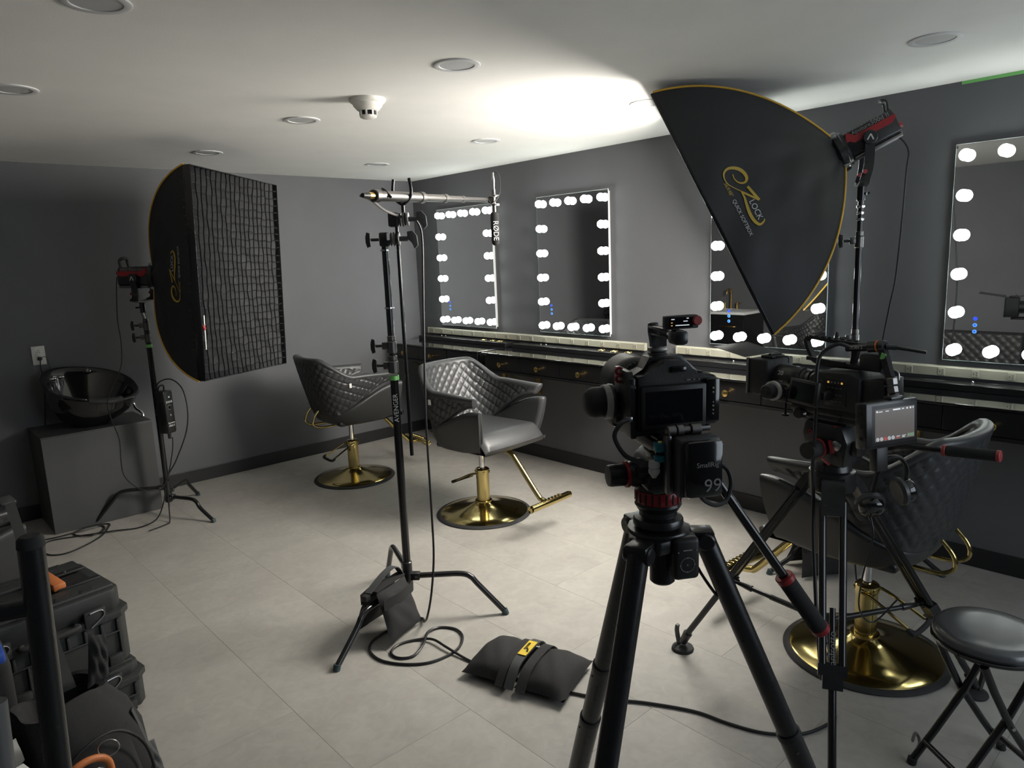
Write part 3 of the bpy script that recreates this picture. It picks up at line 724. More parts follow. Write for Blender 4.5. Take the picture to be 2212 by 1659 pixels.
# microphone stand
bx, by = -2.35, -3.11
t = thing('microphone_stand', 'black steel stand in the middle of the room holding the boom pole', 'stand', (bx, by, 0))
stand_base(t, [(-2.837-bx, -3.273-by), (-2.024-bx, -3.436-by), (-2.19-bx, -2.66-by)], .205, .0135)
G().cyl((0, 0, .13), (0, 0, 1.18), .0185, n=24).out('lower_tube', 'black_tube', t)
G().cyl((0, 0, 1.2), (0, 0, 1.765), .0155, n=24).out('upper_tube', 'black_tube', t)
for z in (1.485, 1.738): G().cyl((0, 0, z-.003), (0, 0, z+.003), .022, n=20).out('ring_stop', 'chrome', t)
dm = Vector((-.74, .67, 0)); collar(t, 1.315, dm, .022); collar(t, 1.225, dm, .024)
G().cyl((0, 0, 1.158), (0, 0, 1.178), .0225, n=20).out('green_tape_band', 'green_tape', t)
vd = Vector((-4.10+2.35, -5.84+3.11, 0)).normalized(); vx = Vector((-vd.y, vd.x, 0))
text('AVENGER', .030, 'print_white', t, (0, 0, 1), -vx, vd*.0190+Vector((0, 0, 1.03)), depth=.0006)
rt_ = Vector((.742, -.67, 0))
def grip_head(t, c, label=None):
    c = Vector(c)
    g = G(); g.box(c-rt_*.012, (.045, .05, .062), (0, 0, math.atan2(rt_.y, rt_.x)), bev=.008); h_ = g.out('grip_body', 'black_metal', t)
    for i, (a, r_) in enumerate(((.014, .030), (.026, .031), (.036, .028), (.046, .030))):
        G().cyl(c+rt_*a, c+rt_*(a+.008), r_, n=28, bev=.0015).out('grip_disc', ['black_metal', 'dark_steel', 'black_metal', 'steel'][i], h_)
    g = G(); g.cyl(c+rt_*.05, c+rt_*.09, .011, n=14); T = Matrix((rt_, Vector((-rt_.y, rt_.x, 0)), Vector((0, 0, 1)))).transposed().to_4x4(); T.translation = c+rt_*.10
    g.prism([(-.012, .03), (.012, .034), (.03, .012), (.034, -.03), (.018, -.046), (.006, -.012), (-.012, -.004)], -.011, .011, T @ Matrix.Rotation(PI/2, 4, 'X'), bev=.003)
    g.out('wing_handle', 'dark_grey', h_); return h_
h1 = grip_head(t, (.010, -.009, 1.785))
g = G(); t_handle(g, Vector((-.018, .016, 1.785)), -rt_, .06); g.out('side_knob', 'black_metal', h1)
G().box(Vector((.0, -.03, 1.795))+vd*.02, (.003, .012, .03), (0, 0, math.atan2(vd.y, vd.x))).out('sticker', 'print_white', h1)
G().cyl((.043, -.039, .80), (.043, -.039, 1.86), .0085, n=14).out('hanging_arm', 'black_tube', t)
h2 = grip_head(t, (.043, -.039, 1.868))
f = G(); fc = Vector((.067, -.060, 1.905)); bd = Vector((.89, .455, .04)).normalized(); bp_ = Vector((-bd.y, bd.x, 0)).normalized()
f.cyl(fc-Vector((0, 0, .03)), fc+Vector((0, 0, .03)), .008, n=12)
for s, q in ((1, 1), (-1, 1)):
    f.tube([fc+Vector((0, 0, .025)), fc+bp_*.03*s+Vector((0, 0, .045)), fc+bp_*.045*s+Vector((0, 0, .08)), fc+bp_*.038*s+Vector((0, 0, .135))], .007, 10, 5)
f.tube([fc+Vector((0, 0, .03)), fc-bd*.04+bp_*.02+Vector((0, 0, .06)), fc-bd*.10+bp_*.03+Vector((0, 0, .085)), fc-bd*.16+Vector((0, 0, .088)), fc-bd*.17-bp_*.04+Vector((0, 0, .05))], .006, 10, 5)
f.out('boom_fork', 'black_tube', t)
# boom pole, microphone, cable
A = Vector((-2.505, -3.29, 1.952)); B = Vector((-1.475, -2.815, 1.998)); u = (B-A).normalized()
t = thing('boom_pole', 'grey telescopic boom pole resting in the fork of the centre stand', 'boom pole', A)
secs = [(.0, .40, .0215), (.40, .62, .0175), (.62, .80, .0145), (.80, (B-A).length, .012)]
for a, b, r_ in secs: G().cyl(u*a, u*b, r_, n=20).out('pole_section', 'aluminium', t)
for a, r_ in ((.0, .026), (.37, .0255), (.60, .021), (.79, .017)): G().cyl(u*a, u*(a+.035), r_, n=24, bev=.003).out('locking_collar', 'aluminium', t)
G().cyl(u*-.04, u*.01, .012, .017, n=16).out('end_plug', 'brass', t); G().cyl(u*-.075, u*-.035, .009, .013, n=16).out('cable_boot', 'black', t)
m0 = Vector((-1.452, -2.83, 1.998)); dn = Vector((0, 0, -1))
t = thing('shotgun_microphone', 'shotgun microphone with grey foam cover hanging from the boom end', 'microphone', m0)
G().cyl((0, 0, -.10), (0, 0, .055), .0105, n=18).out('body', 'aluminium', t)
G().lathe([(.0001, -.245), (.012, -.243), (.020, -.234), (.0225, -.22), (.0235, -.10), (.021, -.068), (.012, -.064), (.0001, -.064)], 24).out('foam_windscreen', 'foam', t)
G().lathe([(.0105, .05), (.0085, .06), (.0085, .085), (.0095, .09), (.0095, .115), (.006, .13), (.005, .145)], 16).out('xlr_connector', 'steel', t)
c = G(); c.cyl((-.035, -.012, .0), (-.012, -.004, .0), .014, n=14); c.torus((-.03, -.01, .0), (1, .4, 0), .018, .004, 20, 8); c.torus((0, 0, .025), (0, 0, 1), .014, .004, 20, 8); c.torus((0, 0, -.025), (0, 0, 1), .014, .004, 20, 8); c.box((.012, -.008, -.025), (.03, .01, .01)); c.box((.012, -.008, .022), (.03, .01, .01)); c.out('shock_mount', 'dark_steel', t)
text('RØDE', .040, 'print_white', t, (0, 0, -1), -vx*-1, vd*.0236+Vector((0, 0, -.165)), depth=.0006)
G().tube([(0, 0, .142), (.004, -.004, .155), (.022, -.02, .135), (.028, -.026, .08), (.02, -.018, .02), (-.02, -.01, -.02), (-.05, -.015, -.005)], .0028, 8, 6).out('mic_cable', 'cable', t)
g = G(); fl_ = [(-2.337, -3.18), (-2.418, -3.183), (-2.512, -3.162), (-2.612, -3.191), (-2.665, -3.257), (-2.669, -3.358), (-2.609, -3.461), (-2.521, -3.523), (-2.398, -3.527), (-2.31, -3.464), (-2.286, -3.384), (-2.328, -3.315), (-2.4, -3.323), (-2.475, -3.392), (-2.554, -3.427), (-2.608, -3.391), (-2.605, -3.331), (-2.544, -3.302), (-2.467, -3.327), (-2.423, -3.39), (-2.42, -3.488), (-2.409, -3.62), (-2.39, -3.749), (-2.338, -3.943), (-2.254, -4.139), (-2.19, -4.248), (-2.121, -4.348), (-2.043, -4.5), (-2.019, -4.619), (-1.985, -4.726), (-1.93, -4.801), (-1.863, -4.852), (-1.745, -4.882), (-1.69, -4.86)]
path = [(-2.575, -3.31, 1.948), (-2.50, -3.27, 1.935), (-2.40, -3.21, 1.90), (-2.28, -3.16, 1.878), (-2.205, -3.15, 1.868)]
g.tube(path, .0055, 8, 6); gcab = thing('microphone_cable', 'black cable hanging from the boom and looping over the floor to the right camera', 'cable', (0, 0, 0))
g.out('grey_lead', 'cable_grey', gcab)
hang = [(-2.205, -3.15, 1.868), (-2.182, -3.157, 1.80), (-2.215, -3.19, 1.58), (-2.238, -3.208, 1.40), (-2.292, -3.258, .996), (-2.335, -3.318, .585), (-2.358, -3.346, .38), (-2.40, -3.37, .22), (-2.41, -3.34, .10), (-2.36, -3.24, .02)]
G().tube(hang, .005, 8, 6).out('hanging_run', 'cable', gcab)
zz = lambda i: .0065+(.009 if i in (12, 13, 19, 20) else 0)
G().tube([(-2.36, -3.24, .02)]+[(x, y, zz(i)) for i, (x, y) in enumerate(fl_)]+[(-1.71, -4.86, .12)], .0058, 8, 6).out('floor_run', 'cable', gcab)
# control box on the left stand with cables
t = thing('light_control_box', 'small black power box with white print clamped to the left stand', 'control box', (-2.655, -.79, .615), -60)
G().box((0, -.03, .135), (.075, .075, .29), bev=.006).out('case', 'black_metal', t)
fp = G().box((0, .008+.0, .135), (.070, .006, .27), bev=.002).out('front_panel', 'black', t)
for z, w_, m_ in ((.238, .03, 'dark_grey'),): G().box((0, .0125, z), (w_, .003, .02), bev=.001).out('power_switch', m_, fp)
G().ball((0, .0145, .238), .004).out('indicator', 'screen_ui', fp)
for i in range(4): G().box((-.021+.014*i, .0118, .205), (.008, .001, .014)).out('printed_mark', 'print_white', fp)
G().torus((0, .0115, .168), (0, 1, 0), .015, .0018, 24, 6).out('dial_scale', 'print_grey', fp); G().lathe([(.011, 0), (.011, .012), (.009, .014), (.0001, .014)], 20, Matrix.Translation((0, .011, .168)) @ Matrix.Rotation(-PI/2, 4, 'X')).out('dial_knob', 'black', fp)
G().cyl((0, .011, .115), (0, .014, .115), .007, n=14).out('button', 'print_grey', fp)
text('Aputure', .017, 'print_white', fp, (-1, 0, 0), (0, 0, 1), (0, .0116, .062)); text('300d II', .019, 'print_white', fp, (-1, 0, 0), (0, 0, 1), (0, .0116, .042))
G().box((.0, -.085, .13), (.03, .04, .05), bev=.006).out('stand_clamp', 'black_metal', t)
G().tube([(.02, -.05, .275), (.02, -.04, .31), (-.01, -.03, .315), (-.02, -.04, .275)], .005, 8, 5).out('carry_loop', 'black', t)
G().cyl((0, -.02, -.05), (0, -.02, -.012), .010, .013, n=14).out('power_connector', 'black', t)
def cable(label, pts, r=.0038, m='cable', k=8, name='power_cable'):
    return tag(G().tube(pts, r, 8, k).out(name, m), label, 'cable')
cable('thin cable looping from the left studio light down past the shampoo basin to the floor', [(-2.81, -.58, 1.66), (-2.80, -.48, 1.55), (-2.796, -.40, 1.372), (-2.81, -.471, 1.219), (-2.846, -.542, 1.07), (-2.916, -.574, .957), (-2.975, -.615, .846), (-2.985, -.698, .749), (-2.977, -.80, .625), (-2.991, -.827, .477), (-2.981, -.831, .382), (-2.919, -.868, .296), (-2.829, -.888, .262), (-2.76, -.86, .28), (-2.70, -.80, .36), (-2.66, -.79, .50), (-2.655, -.80, .575)])
cable('cable arching over the power box on the left stand', [(-2.70, -.72, .905), (-2.68, -.75, .955), (-2.62, -.80, .97), (-2.57, -.85, .90), (-2.56, -.87, .75), (-2.585, -.86, .60), (-2.66, -.83, .42), (-2.72, -.80, .30), (-2.73, -.79, .12), (-2.745, -.82, .012), (-2.78, -.86, .006), (-2.9, -.90, .006)], .0042)
cable('black power cord coiled on the floor beside the grey cabinet', [(x, y, .006+.006*(i % 3 == 0)) for i, (x, y) in enumerate([(-3.60, -.46), (-3.513, -.50), (-3.389, -.545), (-3.235, -.56), (-3.103, -.54), (-3.104, -.628), (-3.19, -.71), (-3.262, -.607), (-3.253, -.53), (-3.159, -.51), (-3.057, -.53), (-3.07, -.604), (-3.168, -.792), (-3.36, -.906), (-3.46, -.847), (-3.464, -.685), (-3.402, -.589), (-3.255, -.638), (-3.06, -.737), (-2.93, -.78)])]+[(-2.82, -.80, .04), (-2.76, -.80, .15), (-2.74, -.80, .24)], .0045)
cable('thin cable hanging from the upper right studio light past the near mirror', [(-.42, -4.46, 2.19), (-.375, -4.51, 2.17), (-.353, -4.546, 2.108), (-.374, -4.55, 2.012), (-.425, -4.56, 1.777), (-.485, -4.567, 1.52), (-.525, -4.562, 1.393), (-.57, -4.545, 1.15), (-.58, -4.50, .7), (-.56, -4.46, .3), (-.60, -4.50, .02)], .0042)
# ================================================================ camera A (left rig) : local +Y is the lens direction, rear screen plane at y = 0
AO, AZ_A = (-3.013, -5.077, 0), 58.4
Ry = lambda s=1: Matrix.Rotation(-s*PI/2, 4, 'X')      # lathe z axis -> +y
Rx = Matrix.Rotation(PI/2, 4, 'Y')                     # lathe z axis -> +x
t = thing('cinema_camera', 'boxy black cinema camera with a large dark rear screen on the front tripod', 'camera', AO, AZ_A)
body = G(); pr = [(-.066, 1.36), (.088, 1.36), (.095, 1.367), (.095, 1.444), (.086, 1.455), (.050, 1.456), (.036, 1.478), (.022, 1.487), (-.016, 1.487), (-.030, 1.476), (-.044, 1.462), (-.066, 1.460)]
XZ = Matrix(((1, 0, 0, 0), (0, 0, 1, 0), (0, 1, 0, 0), (0, 0, 0, 1)))
body.prism(pr, .0, .085, XZ, bev=.004); body.prism([(.066, 1.362), (.095, 1.37), (.095, 1.44), (.066, 1.452)], .08, .118, XZ, bev=.006)
bd_ = body.out('camera_body', 'black_soft', t)
G().box((0, -.005, 1.402), (.128, .014, .082), bev=.004).out('screen_bezel', 'black', t)
G().box((0, -.0124, 1.402), (.1107, .001, .0623)).out('rear_screen', 'screen_off', t)
G().box((.078, -.004, 1.408), (.028, .010, .084), bev=.004).out('button_panel', 'black_gloss', bd_)
for z, r_ in ((1.432, .0022), (1.424, .0018), (1.405, .0014), (1.398, .002), (1.390, .0016), (1.383, .0016)): G().cyl((.078, -.009, z), (.078, -.0102, z), r_, n=10).out('button', 'print_grey', bd_)
for x, w_ in ((.032, .008), (.043, .003), (.053, .003)): G().box((x, -.0008, 1.449), (w_, .002, .0018)).out('top_button', 'print_grey', bd_)
for x in (.045, .058, .07): G().box((x, .03, 1.4575), (.009, .01, .003), bev=.001).out('top_key', 'black', bd_)
G().box((.008, -.0135, 1.3655), (.016, .001, .003)).out('maker_plate', 'print_grey', bd_); G().box((.012, -.002, 1.470), (.030, .006, .012), bev=.003).out('eyepiece_recess', 'black_gloss', bd_)
cg = G(); cg.prism([(.0, 1.345), (.09, 1.345), (.09, 1.47), (.02, 1.468), (.0, 1.44)], -.081, -.069, Matrix(((0, 0, 1, 0), (1, 0, 0, 0), (0, 1, 0, 0), (0, 0, 0, 1))), bev=.002)
cg.box((0, .045, 1.352), (.16, .085, .012), bev=.003); cg.prism([(-.075, 1.455), (-.046, 1.47), (-.034, 1.492), (.030, 1.492), (.046, 1.476), (.062, 1.462), (.058, 1.458), (.042, 1.470), (.026, 1.485), (-.03, 1.485), (-.044, 1.463), (-.075, 1.447)], .025, .062, XZ, bev=.001)
cg.box((-.0745, .01, 1.40), (.010, .012, .115), bev=.002)
cage = cg.out('cage', 'black_metal', t)
for y, z in ((.055, 1.465), (.055, 1.450)): G().torus((-.083, y, z), (0, 1, 0), .006, .003, 16, 8).out('red_screw', 'red', cage)
for z in (1.37, 1.385, 1.40, 1.415): G().cyl((-.081, .06, z), (-.0818, .06, z), .0035, n=10).out('mounting_hole', 'hole', cage)
G().box((-.086, -.002, 1.384), (.012, .014, .010), bev=.002).out('cable_plug', 'steel', cage)
L_ = G(); L_.lathe([(.036, .085), (.042, .09), (.046, .12), (.05, .13), (.05, .165), (.056, .172), (.058, .20), (.058, .255), (.052, .257), (.046, .235), (.02, .23), (.0001, .229)], 40, Matrix.Translation((0.0, 0, 1.412)) @ Ry())
ln = L_.out('lens', 'lens_body', t)
G().torus((0, .147, 1.412), (0, 1, 0), .0515, .003, 48, 6).out('focus_gear', 'rubber', ln)
for i in range(36):
    a = 2*PI*i/36; G().box((.0535*math.cos(a), .147, 1.412+.0535*math.sin(a)), (.004, .012, .003), (0, -a, 0)).out('gear_tooth', 'rubber', ln)
f = G(); f.lathe([(.0001, -.142), (.020, -.141), (.027, -.136), (.0305, -.126), (.031, -.108), (.029, -.104)], 36, Matrix.Translation((0, .088, 1.400)) @ Rx)
ff = f.out('follow_focus_knob', 'black_soft', t)
G().lathe([(.03, -.106), (.034, -.105), (.034, -.094), (.03, -.093)], 40, Matrix.Translation((0, .088, 1.400)) @ Rx).out('marking_ring', 'focus_white', ff)
G().lathe([(.0345, -.094), (.0355, -.092), (.0345, -.086), (.02, -.084), (.012, -.07)], 40, Matrix.Translation((0, .088, 1.400)) @ Rx).out('gear_housing', 'black_metal', ff)
G().cyl((-.085, .147, 1.400), (-.05, .147, 1.400), .02, n=28, bev=.003).out('drive_gear', 'rubber', ff)
G().box((-.075, .10, 1.375), (.03, .05, .05), bev=.006).out('gearbox', 'black_metal', ff); G().lathe([(.0001, -.09), (.012, -.089), (.014, -.08), (.014, -.07)], 20, Matrix.Translation((0, .07, 1.372)) @ Rx).out('lock_screw', 'black', ff)
for x in (-.03, .03): G().cyl((x, -.02, 1.345), (x, .22, 1.345), .0075, n=14).out('rail_rod', 'black_tube', t)
h = G(); h.strap([(-.004, .066, 1.494), (-.004, .072, 1.515), (-.004, .082, 1.54)], (1, 0, 0), .018, .012, 5); h.strap([(-.004, .036, 1.51), (-.004, .035, 1.545)], (1, 0, 0), .014, .010, 3)
h.box((-.004, .03, 1.543), (.020, .11, .006), bev=.002); h.box((-.004, .03, 1.527+.003), (.018, .085, .005), bev=.002); h.box((-.004, .080, 1.54), (.020, .012, .022), bev=.003); h.box((-.004, -.035, 1.534), (.026, .04, .026), bev=.007)
hd_ = h.out('top_handle', 'black_metal', t)
G().box((-.004, .06, 1.492), (.030, .03, .008), bev=.003).out('nato_clamp', 'black', hd_); G().box((-.004, .06, 1.501), (.034, .02, .010), bev=.003).out('clamp_lever', 'titanium', hd_)
t = thing('wireless_receiver', 'tiny black wireless microphone receiver with lit display on top of the camera', 'receiver', AO, AZ_A)
g = G(); g.box((0.005, -.025, 1.560), (.062, .020, .024), bev=.003); g.out('case', 'black', t)
G().box((0.002, -.0355, 1.560), (.044, .001, .018)).out('display', 'screen_off', t)
for x, z, w_, m_ in ((-.014, 1.566, .006, 'screen_ui'), (.014, 1.567, .004, 'screen_ui'), (.010, 1.562, .008, 'screen_ui'), (-.016, 1.560, .003, 'screen_amber'), (-.016, 1.555, .003, 'screen_amber'), (.004, 1.555, .026, 'screen_ui')): G().box((x, -.0362, z), (w_, .0006, .0015)).out('display_line', m_, t)
G().lathe([(.009, 0), (.009, .008), (.0075, .01), (.0001, .01)], 20, Matrix.Translation((.032, -.030, 1.562)) @ Matrix.Rotation(PI/2, 4, 'X')).out('dial', 'red_soft', t)
t = thing('battery', 'black camera battery with a 99 percent display hanging behind the front camera', 'battery', AO, AZ_A)
G().box((.014, -.072, 1.306), (.078, .034, .108), bev=.005).out('battery_case', 'dark_grey', t)
fc = G().box((.017, -.096, 1.306), (.070, .018, .104), bev=.008).out('front_cover', 'black_gloss', t)
G().box((-.034, -.058, 1.308), (.010, .020, .11), bev=.003).out('mount_plate', 'aluminium', t)
for z, w_ in ((1.340, .018), (1.318, .012)): G().box((-.046, -.05, z), (.018, .018, w_), bev=.003).out('release_lever', 'cyan_metal', t)
text('SmallRig', .0125, 'print_grey', fc, (1, 0, 0), (0, 0, 1), (.021, -.1053, 1.315), depth=.0002); text('99', .034, 'print_grey', fc, (1, 0, 0), (0, 0, 1), (.031, -.1053, 1.276), depth=.0002)
hg = G()
for x0, x1, r_ in ((-.034, -.018, .010), (-.016, -.004, .011), (-.003, .010, .007), (.011, .030, .0105)): hg.cyl((x0, -.055, 1.369), (x1, -.055, 1.369), r_, n=18, bev=.001)
hg.out('hinge', 'titanium', t)
G().tube([(.02, -.075, 1.252), (.035, -.07, 1.235), (.06, -.06, 1.222), (.085, -.05, 1.225), (.10, -.04, 1.25), (.097, -.035, 1.275), (.085, -.03, 1.288)], .0042, 8, 6).out('battery_cable', 'cable', t)
G().tube([(-.088, -.006, 1.384), (-.105, -.01, 1.378), (-.118, -.015, 1.355), (-.105, -.03, 1.325), (-.08, -.04, 1.312), (-.062, -.045, 1.305)], .0045, 8, 6).out('power_lead', 'cable', t)
G().lathe([(.0095, 0), (.0105, .006), (.0105, .012), (.0085, .014), (.0105, .017), (.0105, .022), (.006, .028), (.004, .032)], 18, Matrix.Translation((-.056, -.05, 1.315)) @ Matrix.Rotation(PI, 4, 'X')).out('grey_connector', 'focus_white', t)
t = thing('tripod', 'wide black tripod with red fluid head nearest to the viewer', 'tripod', AO, AZ_A)
cx, cy = -.02, .02
H_ = G(); H_.prism([(-.062, 1.252), (-.05, 1.30), (-.03, 1.318), (.02, 1.318), (.035, 1.29), (.035, 1.245), (-.045, 1.24)], -.03, .07, Matrix(((1, 0, 0, 0), (0, 0, 1, .0), (0, 1, 0, 0), (0, 0, 0, 1))), bev=.006)
hd = H_.out('fluid_head', 'black_metal', t)
G().lathe([(.0001, -.118), (.02, -.117), (.0215, -.112), (.0215, -.085), (.019, -.082)], 12, Matrix.Translation((0, .03, 1.268)) @ Rx).out('drag_knob', 'black', hd)
G().lathe([(.024, -.084), (.0255, -.083), (.0255, -.078), (.024, -.077)], 32, Matrix.Translation((0, .03, 1.268)) @ Rx).out('red_ring', 'red', hd)
G().lathe([(.022, -.078), (.028, -.062), (.03, -.05)], 32, Matrix.Translation((0, .03, 1.268)) @ Rx).out('drag_housing', 'black_metal', hd)
G().lathe([(.0001, -.072), (.013, -.071), (.015, -.06), (.015, -.05)], 20, Matrix.Translation((0, -.005, 1.285)) @ Rx).out('side_cap', 'black', hd)
G().box((-.005, .02, 1.328), (.075, .14, .022), (-.0, 0, 0), bev=.004).out('camera_plate', 'black_metal', hd); G().box((-.05, -.02, 1.318), (.012, .02, .012), bev=.002).out('plate_lock', 'steel', hd)
G().strap([(-.046, -.04, 1.325), (-.046, -.055, 1.35)], (1, 0, 0), .008, .005, 2).out('locking_lever', 'brass', hd)
G().lathe([(.042, 1.213), (.0435, 1.215), (.0435, 1.236), (.042, 1.238)], 40, Matrix.Translation((cx, cy, 0))).out('red_pan_dial', 'red', hd)
for i in range(20):
    a = 2*PI*i/20; G().box((cx+.0437*math.cos(a), cy+.0437*math.sin(a), 1.2255), (.002, .003, .02), (0, 0, a)).out('dial_groove', 'black', hd)
G().lathe([(.040, 1.238), (.044, 1.24), (.044, 1.25), (.03, 1.253)], 40, Matrix.Translation((cx, cy, 0))).out('head_base', 'black_metal', hd)
G().lathe([(.043, 1.213), (.045, 1.208), (.040, 1.199), (.036, 1.196), (.036, 1.186), (.046, 1.182), (.048, 1.178), (.048, 1.168), (.040, 1.163), (.058, 1.161), (.06, 1.157), (.06, 1.154)], 40, Matrix.Translation((cx, cy, 0))).out('levelling_base', 'black_metal', t)
cr = G(); cr.prism([(cx+.074*math.cos(math.radians(a)), cy+.074*math.sin(math.radians(a))) for a in (-40, 10, 80, 120, 200, 250)], 1.128, 1.155, None, bev=.005); crown = cr.out('crown', 'black_metal', t)
G().cyl((cx, cy-.02, 1.13), (cx, cy-.02, 1.055), .024, n=28, bev=.004).out('centre_cylinder', 'black_metal', t)
cp = G().box((cx+.028, cy-.062, 1.118), (.052, .022, .082), bev=.009, seg=3).out('control_panel', 'black', t)
G().torus((cx+.028, cy-.0733, 1.108), (0, 1, 0), .014, .0007, 28, 6).out('dial_mark', 'print_grey', cp)
for dx, dz in ((0, .014), (0, -.014), (.014, 0), (-.014, 0), (0, 0), (-.018, .026), (.018, .028)): G().cyl((cx+.028+dx, cy-.073, 1.108+dz), (cx+.028+dx, cy-.0738, 1.108+dz), .0016, n=8).out('panel_mark', 'print_grey', cp)
G().box((cx+.028, cy-.0735, 1.137), (.018, .0006, .0025)).out('panel_print', 'print_grey', cp)
for az in (345, 98, 224):
    a = math.radians(az); d = Vector((math.cos(a), math.sin(a), 0)); nn = Vector((-d.y, d.x, 0)); c = Vector((cx, cy, 0))
    top = c+d*.088+Vector((0, 0, 1.135)); ft = c+d*.54+Vector((0, 0, .03)); v = (ft-top)
    bk = G(); bk.box(c+d*.08+Vector((0, 0, 1.142)), (.05, .044, .026), (0, 0, a), bev=.005); bk.cyl(top+nn*.027, top-nn*.027, .017, n=24, bev=.003); bk.out('leg_bracket', 'black_metal', crown)
    lg = G().cyl(top, top+v*.40, .0205, .021, n=24).out('leg', 'black_metal', t)
    for f0, f1, r_ in ((.38, .56, .0235), (.55, .98, .0262)): G().cyl(top+v*f0, top+v*f1, r_, n=24, bev=.0015).out('leg_section', 'black_metal', lg)
    for f0, r_ in ((.375, .0245), (.545, .0272)):
        G().cyl(top+v*f0, top+v*(f0+.012), r_, n=24, bev=.001).out('leg_collar', 'black', lg)
        for s in (-1, 1): G().cyl(top+v*(f0+.03)+nn*(r_-.002)*s, top+v*(f0+.03)+nn*(r_+.001)*s, .003, n=8).out('screw', 'dark_steel', lg)
    G().lathe([(.0001, 0), (.03, .0), (.032, .006), (.028, .014), (.0001, .03)], 20, Matrix.Translation(c+d*.545)).out('foot', 'rubber', lg)
    G().tube([top+d*-.02-Vector((0, 0, .02)), top+d*-.012-Vector((0, 0, .06)), top+v*.09-d*.015-Vector((0, 0, .02)), top+v*.10-d*.01], .003, 8, 5).out('leg_cord', 'cable', lg)
ph = G(); p0 = Vector((.06, .0, 1.295)); p1 = Vector((.312, -.02, .918)); v = p1-p0; ph.cyl(p0, p0+v*.72, .0095, n=16); pan = ph.out('pan_handle', 'black_tube', t)
G().cyl(p0+v*.70, p1, .0175, n=24, bev=.003).out('foam_grip', 'foam', pan)
for f0 in (.675, .985): G().cyl(p0+v*f0, p0+v*(f0+.032), .0185, n=24, bev=.002).out('red_collar', 'red', pan)
G().cyl((.03, .0, 1.30), (.075, .0, 1.288), .016, n=18, bev=.003).out('handle_joint', 'black_metal', pan)
G().prism([(0, 0), (.03, .002), (.026, -.012), (.008, -.02)], -.006, .006, Matrix.Translation((.085, .02, 1.315)) @ Matrix.Rotation(PI/2, 4, 'X'), bev=.002).out('joint_lever', 'black', pan)
# ================================================================ camera B (right rig)
BO, AZ_B = (-1.72, -4.83, 0), 80
t = thing('cinema_camera', 'rigged black cinema camera with matte box and zoom lens on the right tripod', 'camera', BO, AZ_B)
YZ = Matrix(((0, 0, 1, 0), (1, 0, 0, 0), (0, 1, 0, 0), (0, 0, 0, 1)))      # poly (y,z) extruded along x
bo = G(); bo.prism([(.05, 1.15), (.055, 1.25), (.03, 1.272), (-.09, 1.278), (-.125, 1.262), (-.125, 1.15)], -.068, .068, YZ, bev=.005); body = bo.out('camera_body', 'black_soft', t)
G().prism([(-.122, 1.16), (-.122, 1.262), (-.198, 1.268), (-.205, 1.175)], -.055, .055, YZ, bev=.006).out('battery_block', 'black_metal', t)
G().box((-.069, -.045, 1.212), (.004, .075, .092), bev=.002).out('control_side', 'black', body)
for i in range(5): G().box((-.0716, -.02-.012*i, 1.243), (.001, .006, .006)).out('key_mark', 'screen_amber' if i in (0, 4) else 'print_grey', body)
for r_ in range(3):
    for i in range(4): G().box((-.0716, -.022-.014*i, 1.225-.022*r_), (.001, .007, .0018)).out('key_line', 'print_grey', body)
lz = 1.226
ln = G().lathe([(.036, .05), (.036, .07), (.033, .075), (.033, .10), (.037, .104), (.037, .13), (.041, .136), (.043, .15), (.043, .225), (.040, .228), (.034, .21), (.0001, .205)], 40, Matrix.Translation((0, 0, lz)) @ Ry()).out('zoom_lens', 'lens_body', t)
for y in (.085, .118, .142): G().torus((0, y, lz), (0, 1, 0), .0385 if y > .1 else .0345, .0022, 40, 6).out('lens_ring', 'rubber', ln)
vdl = Vector((-1, -.35, .35)).normalized()
for txt, z in (('20', .013), ('55', -.011)): text(txt, .023, 'print_white', ln, (0, -1, 0), (.25, 0, 1), (-.0425+abs(z)*.15, .187, lz+z+.006), depth=.0012)
mb = G(); y0, y1, z0, z1, hw = .222, .298, 1.166, 1.288, .072
mb.box((-hw, (y0+y1)/2, (z0+z1)/2), (.005, y1-y0, z1-z0), bev=.002); mb.box((hw, (y0+y1)/2, (z0+z1)/2), (.005, y1-y0, z1-z0), bev=.002)
mb.box((0, (y0+y1)/2, z0), (2*hw, y1-y0, .005), bev=.002); mb.box((0, (y0+y1)/2, z1), (2*hw, y1-y0, .005), bev=.002); mb.box((0, y0, (z0+z1)/2), (2*hw, .006, z1-z0), bev=.002)
matte = mb.out('matte_box', 'black', t)
G().box((-hw-.001, y1+.004, (z0+z1)/2), (.014, .008, z1-z0+.01), bev=.002).out('front_rim', 'mid_grey', matte); G().box((hw+.001, y1+.004, (z0+z1)/2), (.014, .008, z1-z0+.01), bev=.002).out('front_rim', 'mid_grey', matte)  # paler grey than the black box: the light the rims catch, put into colour
G().box((0, y1+.075, z1+.022), (.19, .15, .0018), (math.radians(10), 0, 0), bev=.0006).out('top_flag', 'dark_grey', matte)
hk = G(); hk.box((0, y0+.03, z1+.008), (.07, .05, .010), bev=.003); hk.cyl((-.03, y0+.02, z1+.015), (.03, y0+.02, z1+.015), .006, n=12); hk.tube([(-.02, y0, z1+.01), (-.01, y0-.04, z1+.012), (-.01, y0-.045, z1-.01)], .0025, 6, 3); hk.out('flag_bracket', 'black_metal', matte)
G().cyl((-hw, y1-.004, z0-.008), (-hw, y1-.004, z0-.002), .005, n=10).out('thumb_screw', 'steel', matte)
kb = G().lathe([(.0001, -.165), (.010, -.165), (.010, -.160), (.022, -.160), (.0255, -.156), (.0265, -.130), (.024, -.126)], 36, Matrix.Translation((0, .155, 1.196)) @ Rx).out('follow_focus_knob', 'black_soft', t)
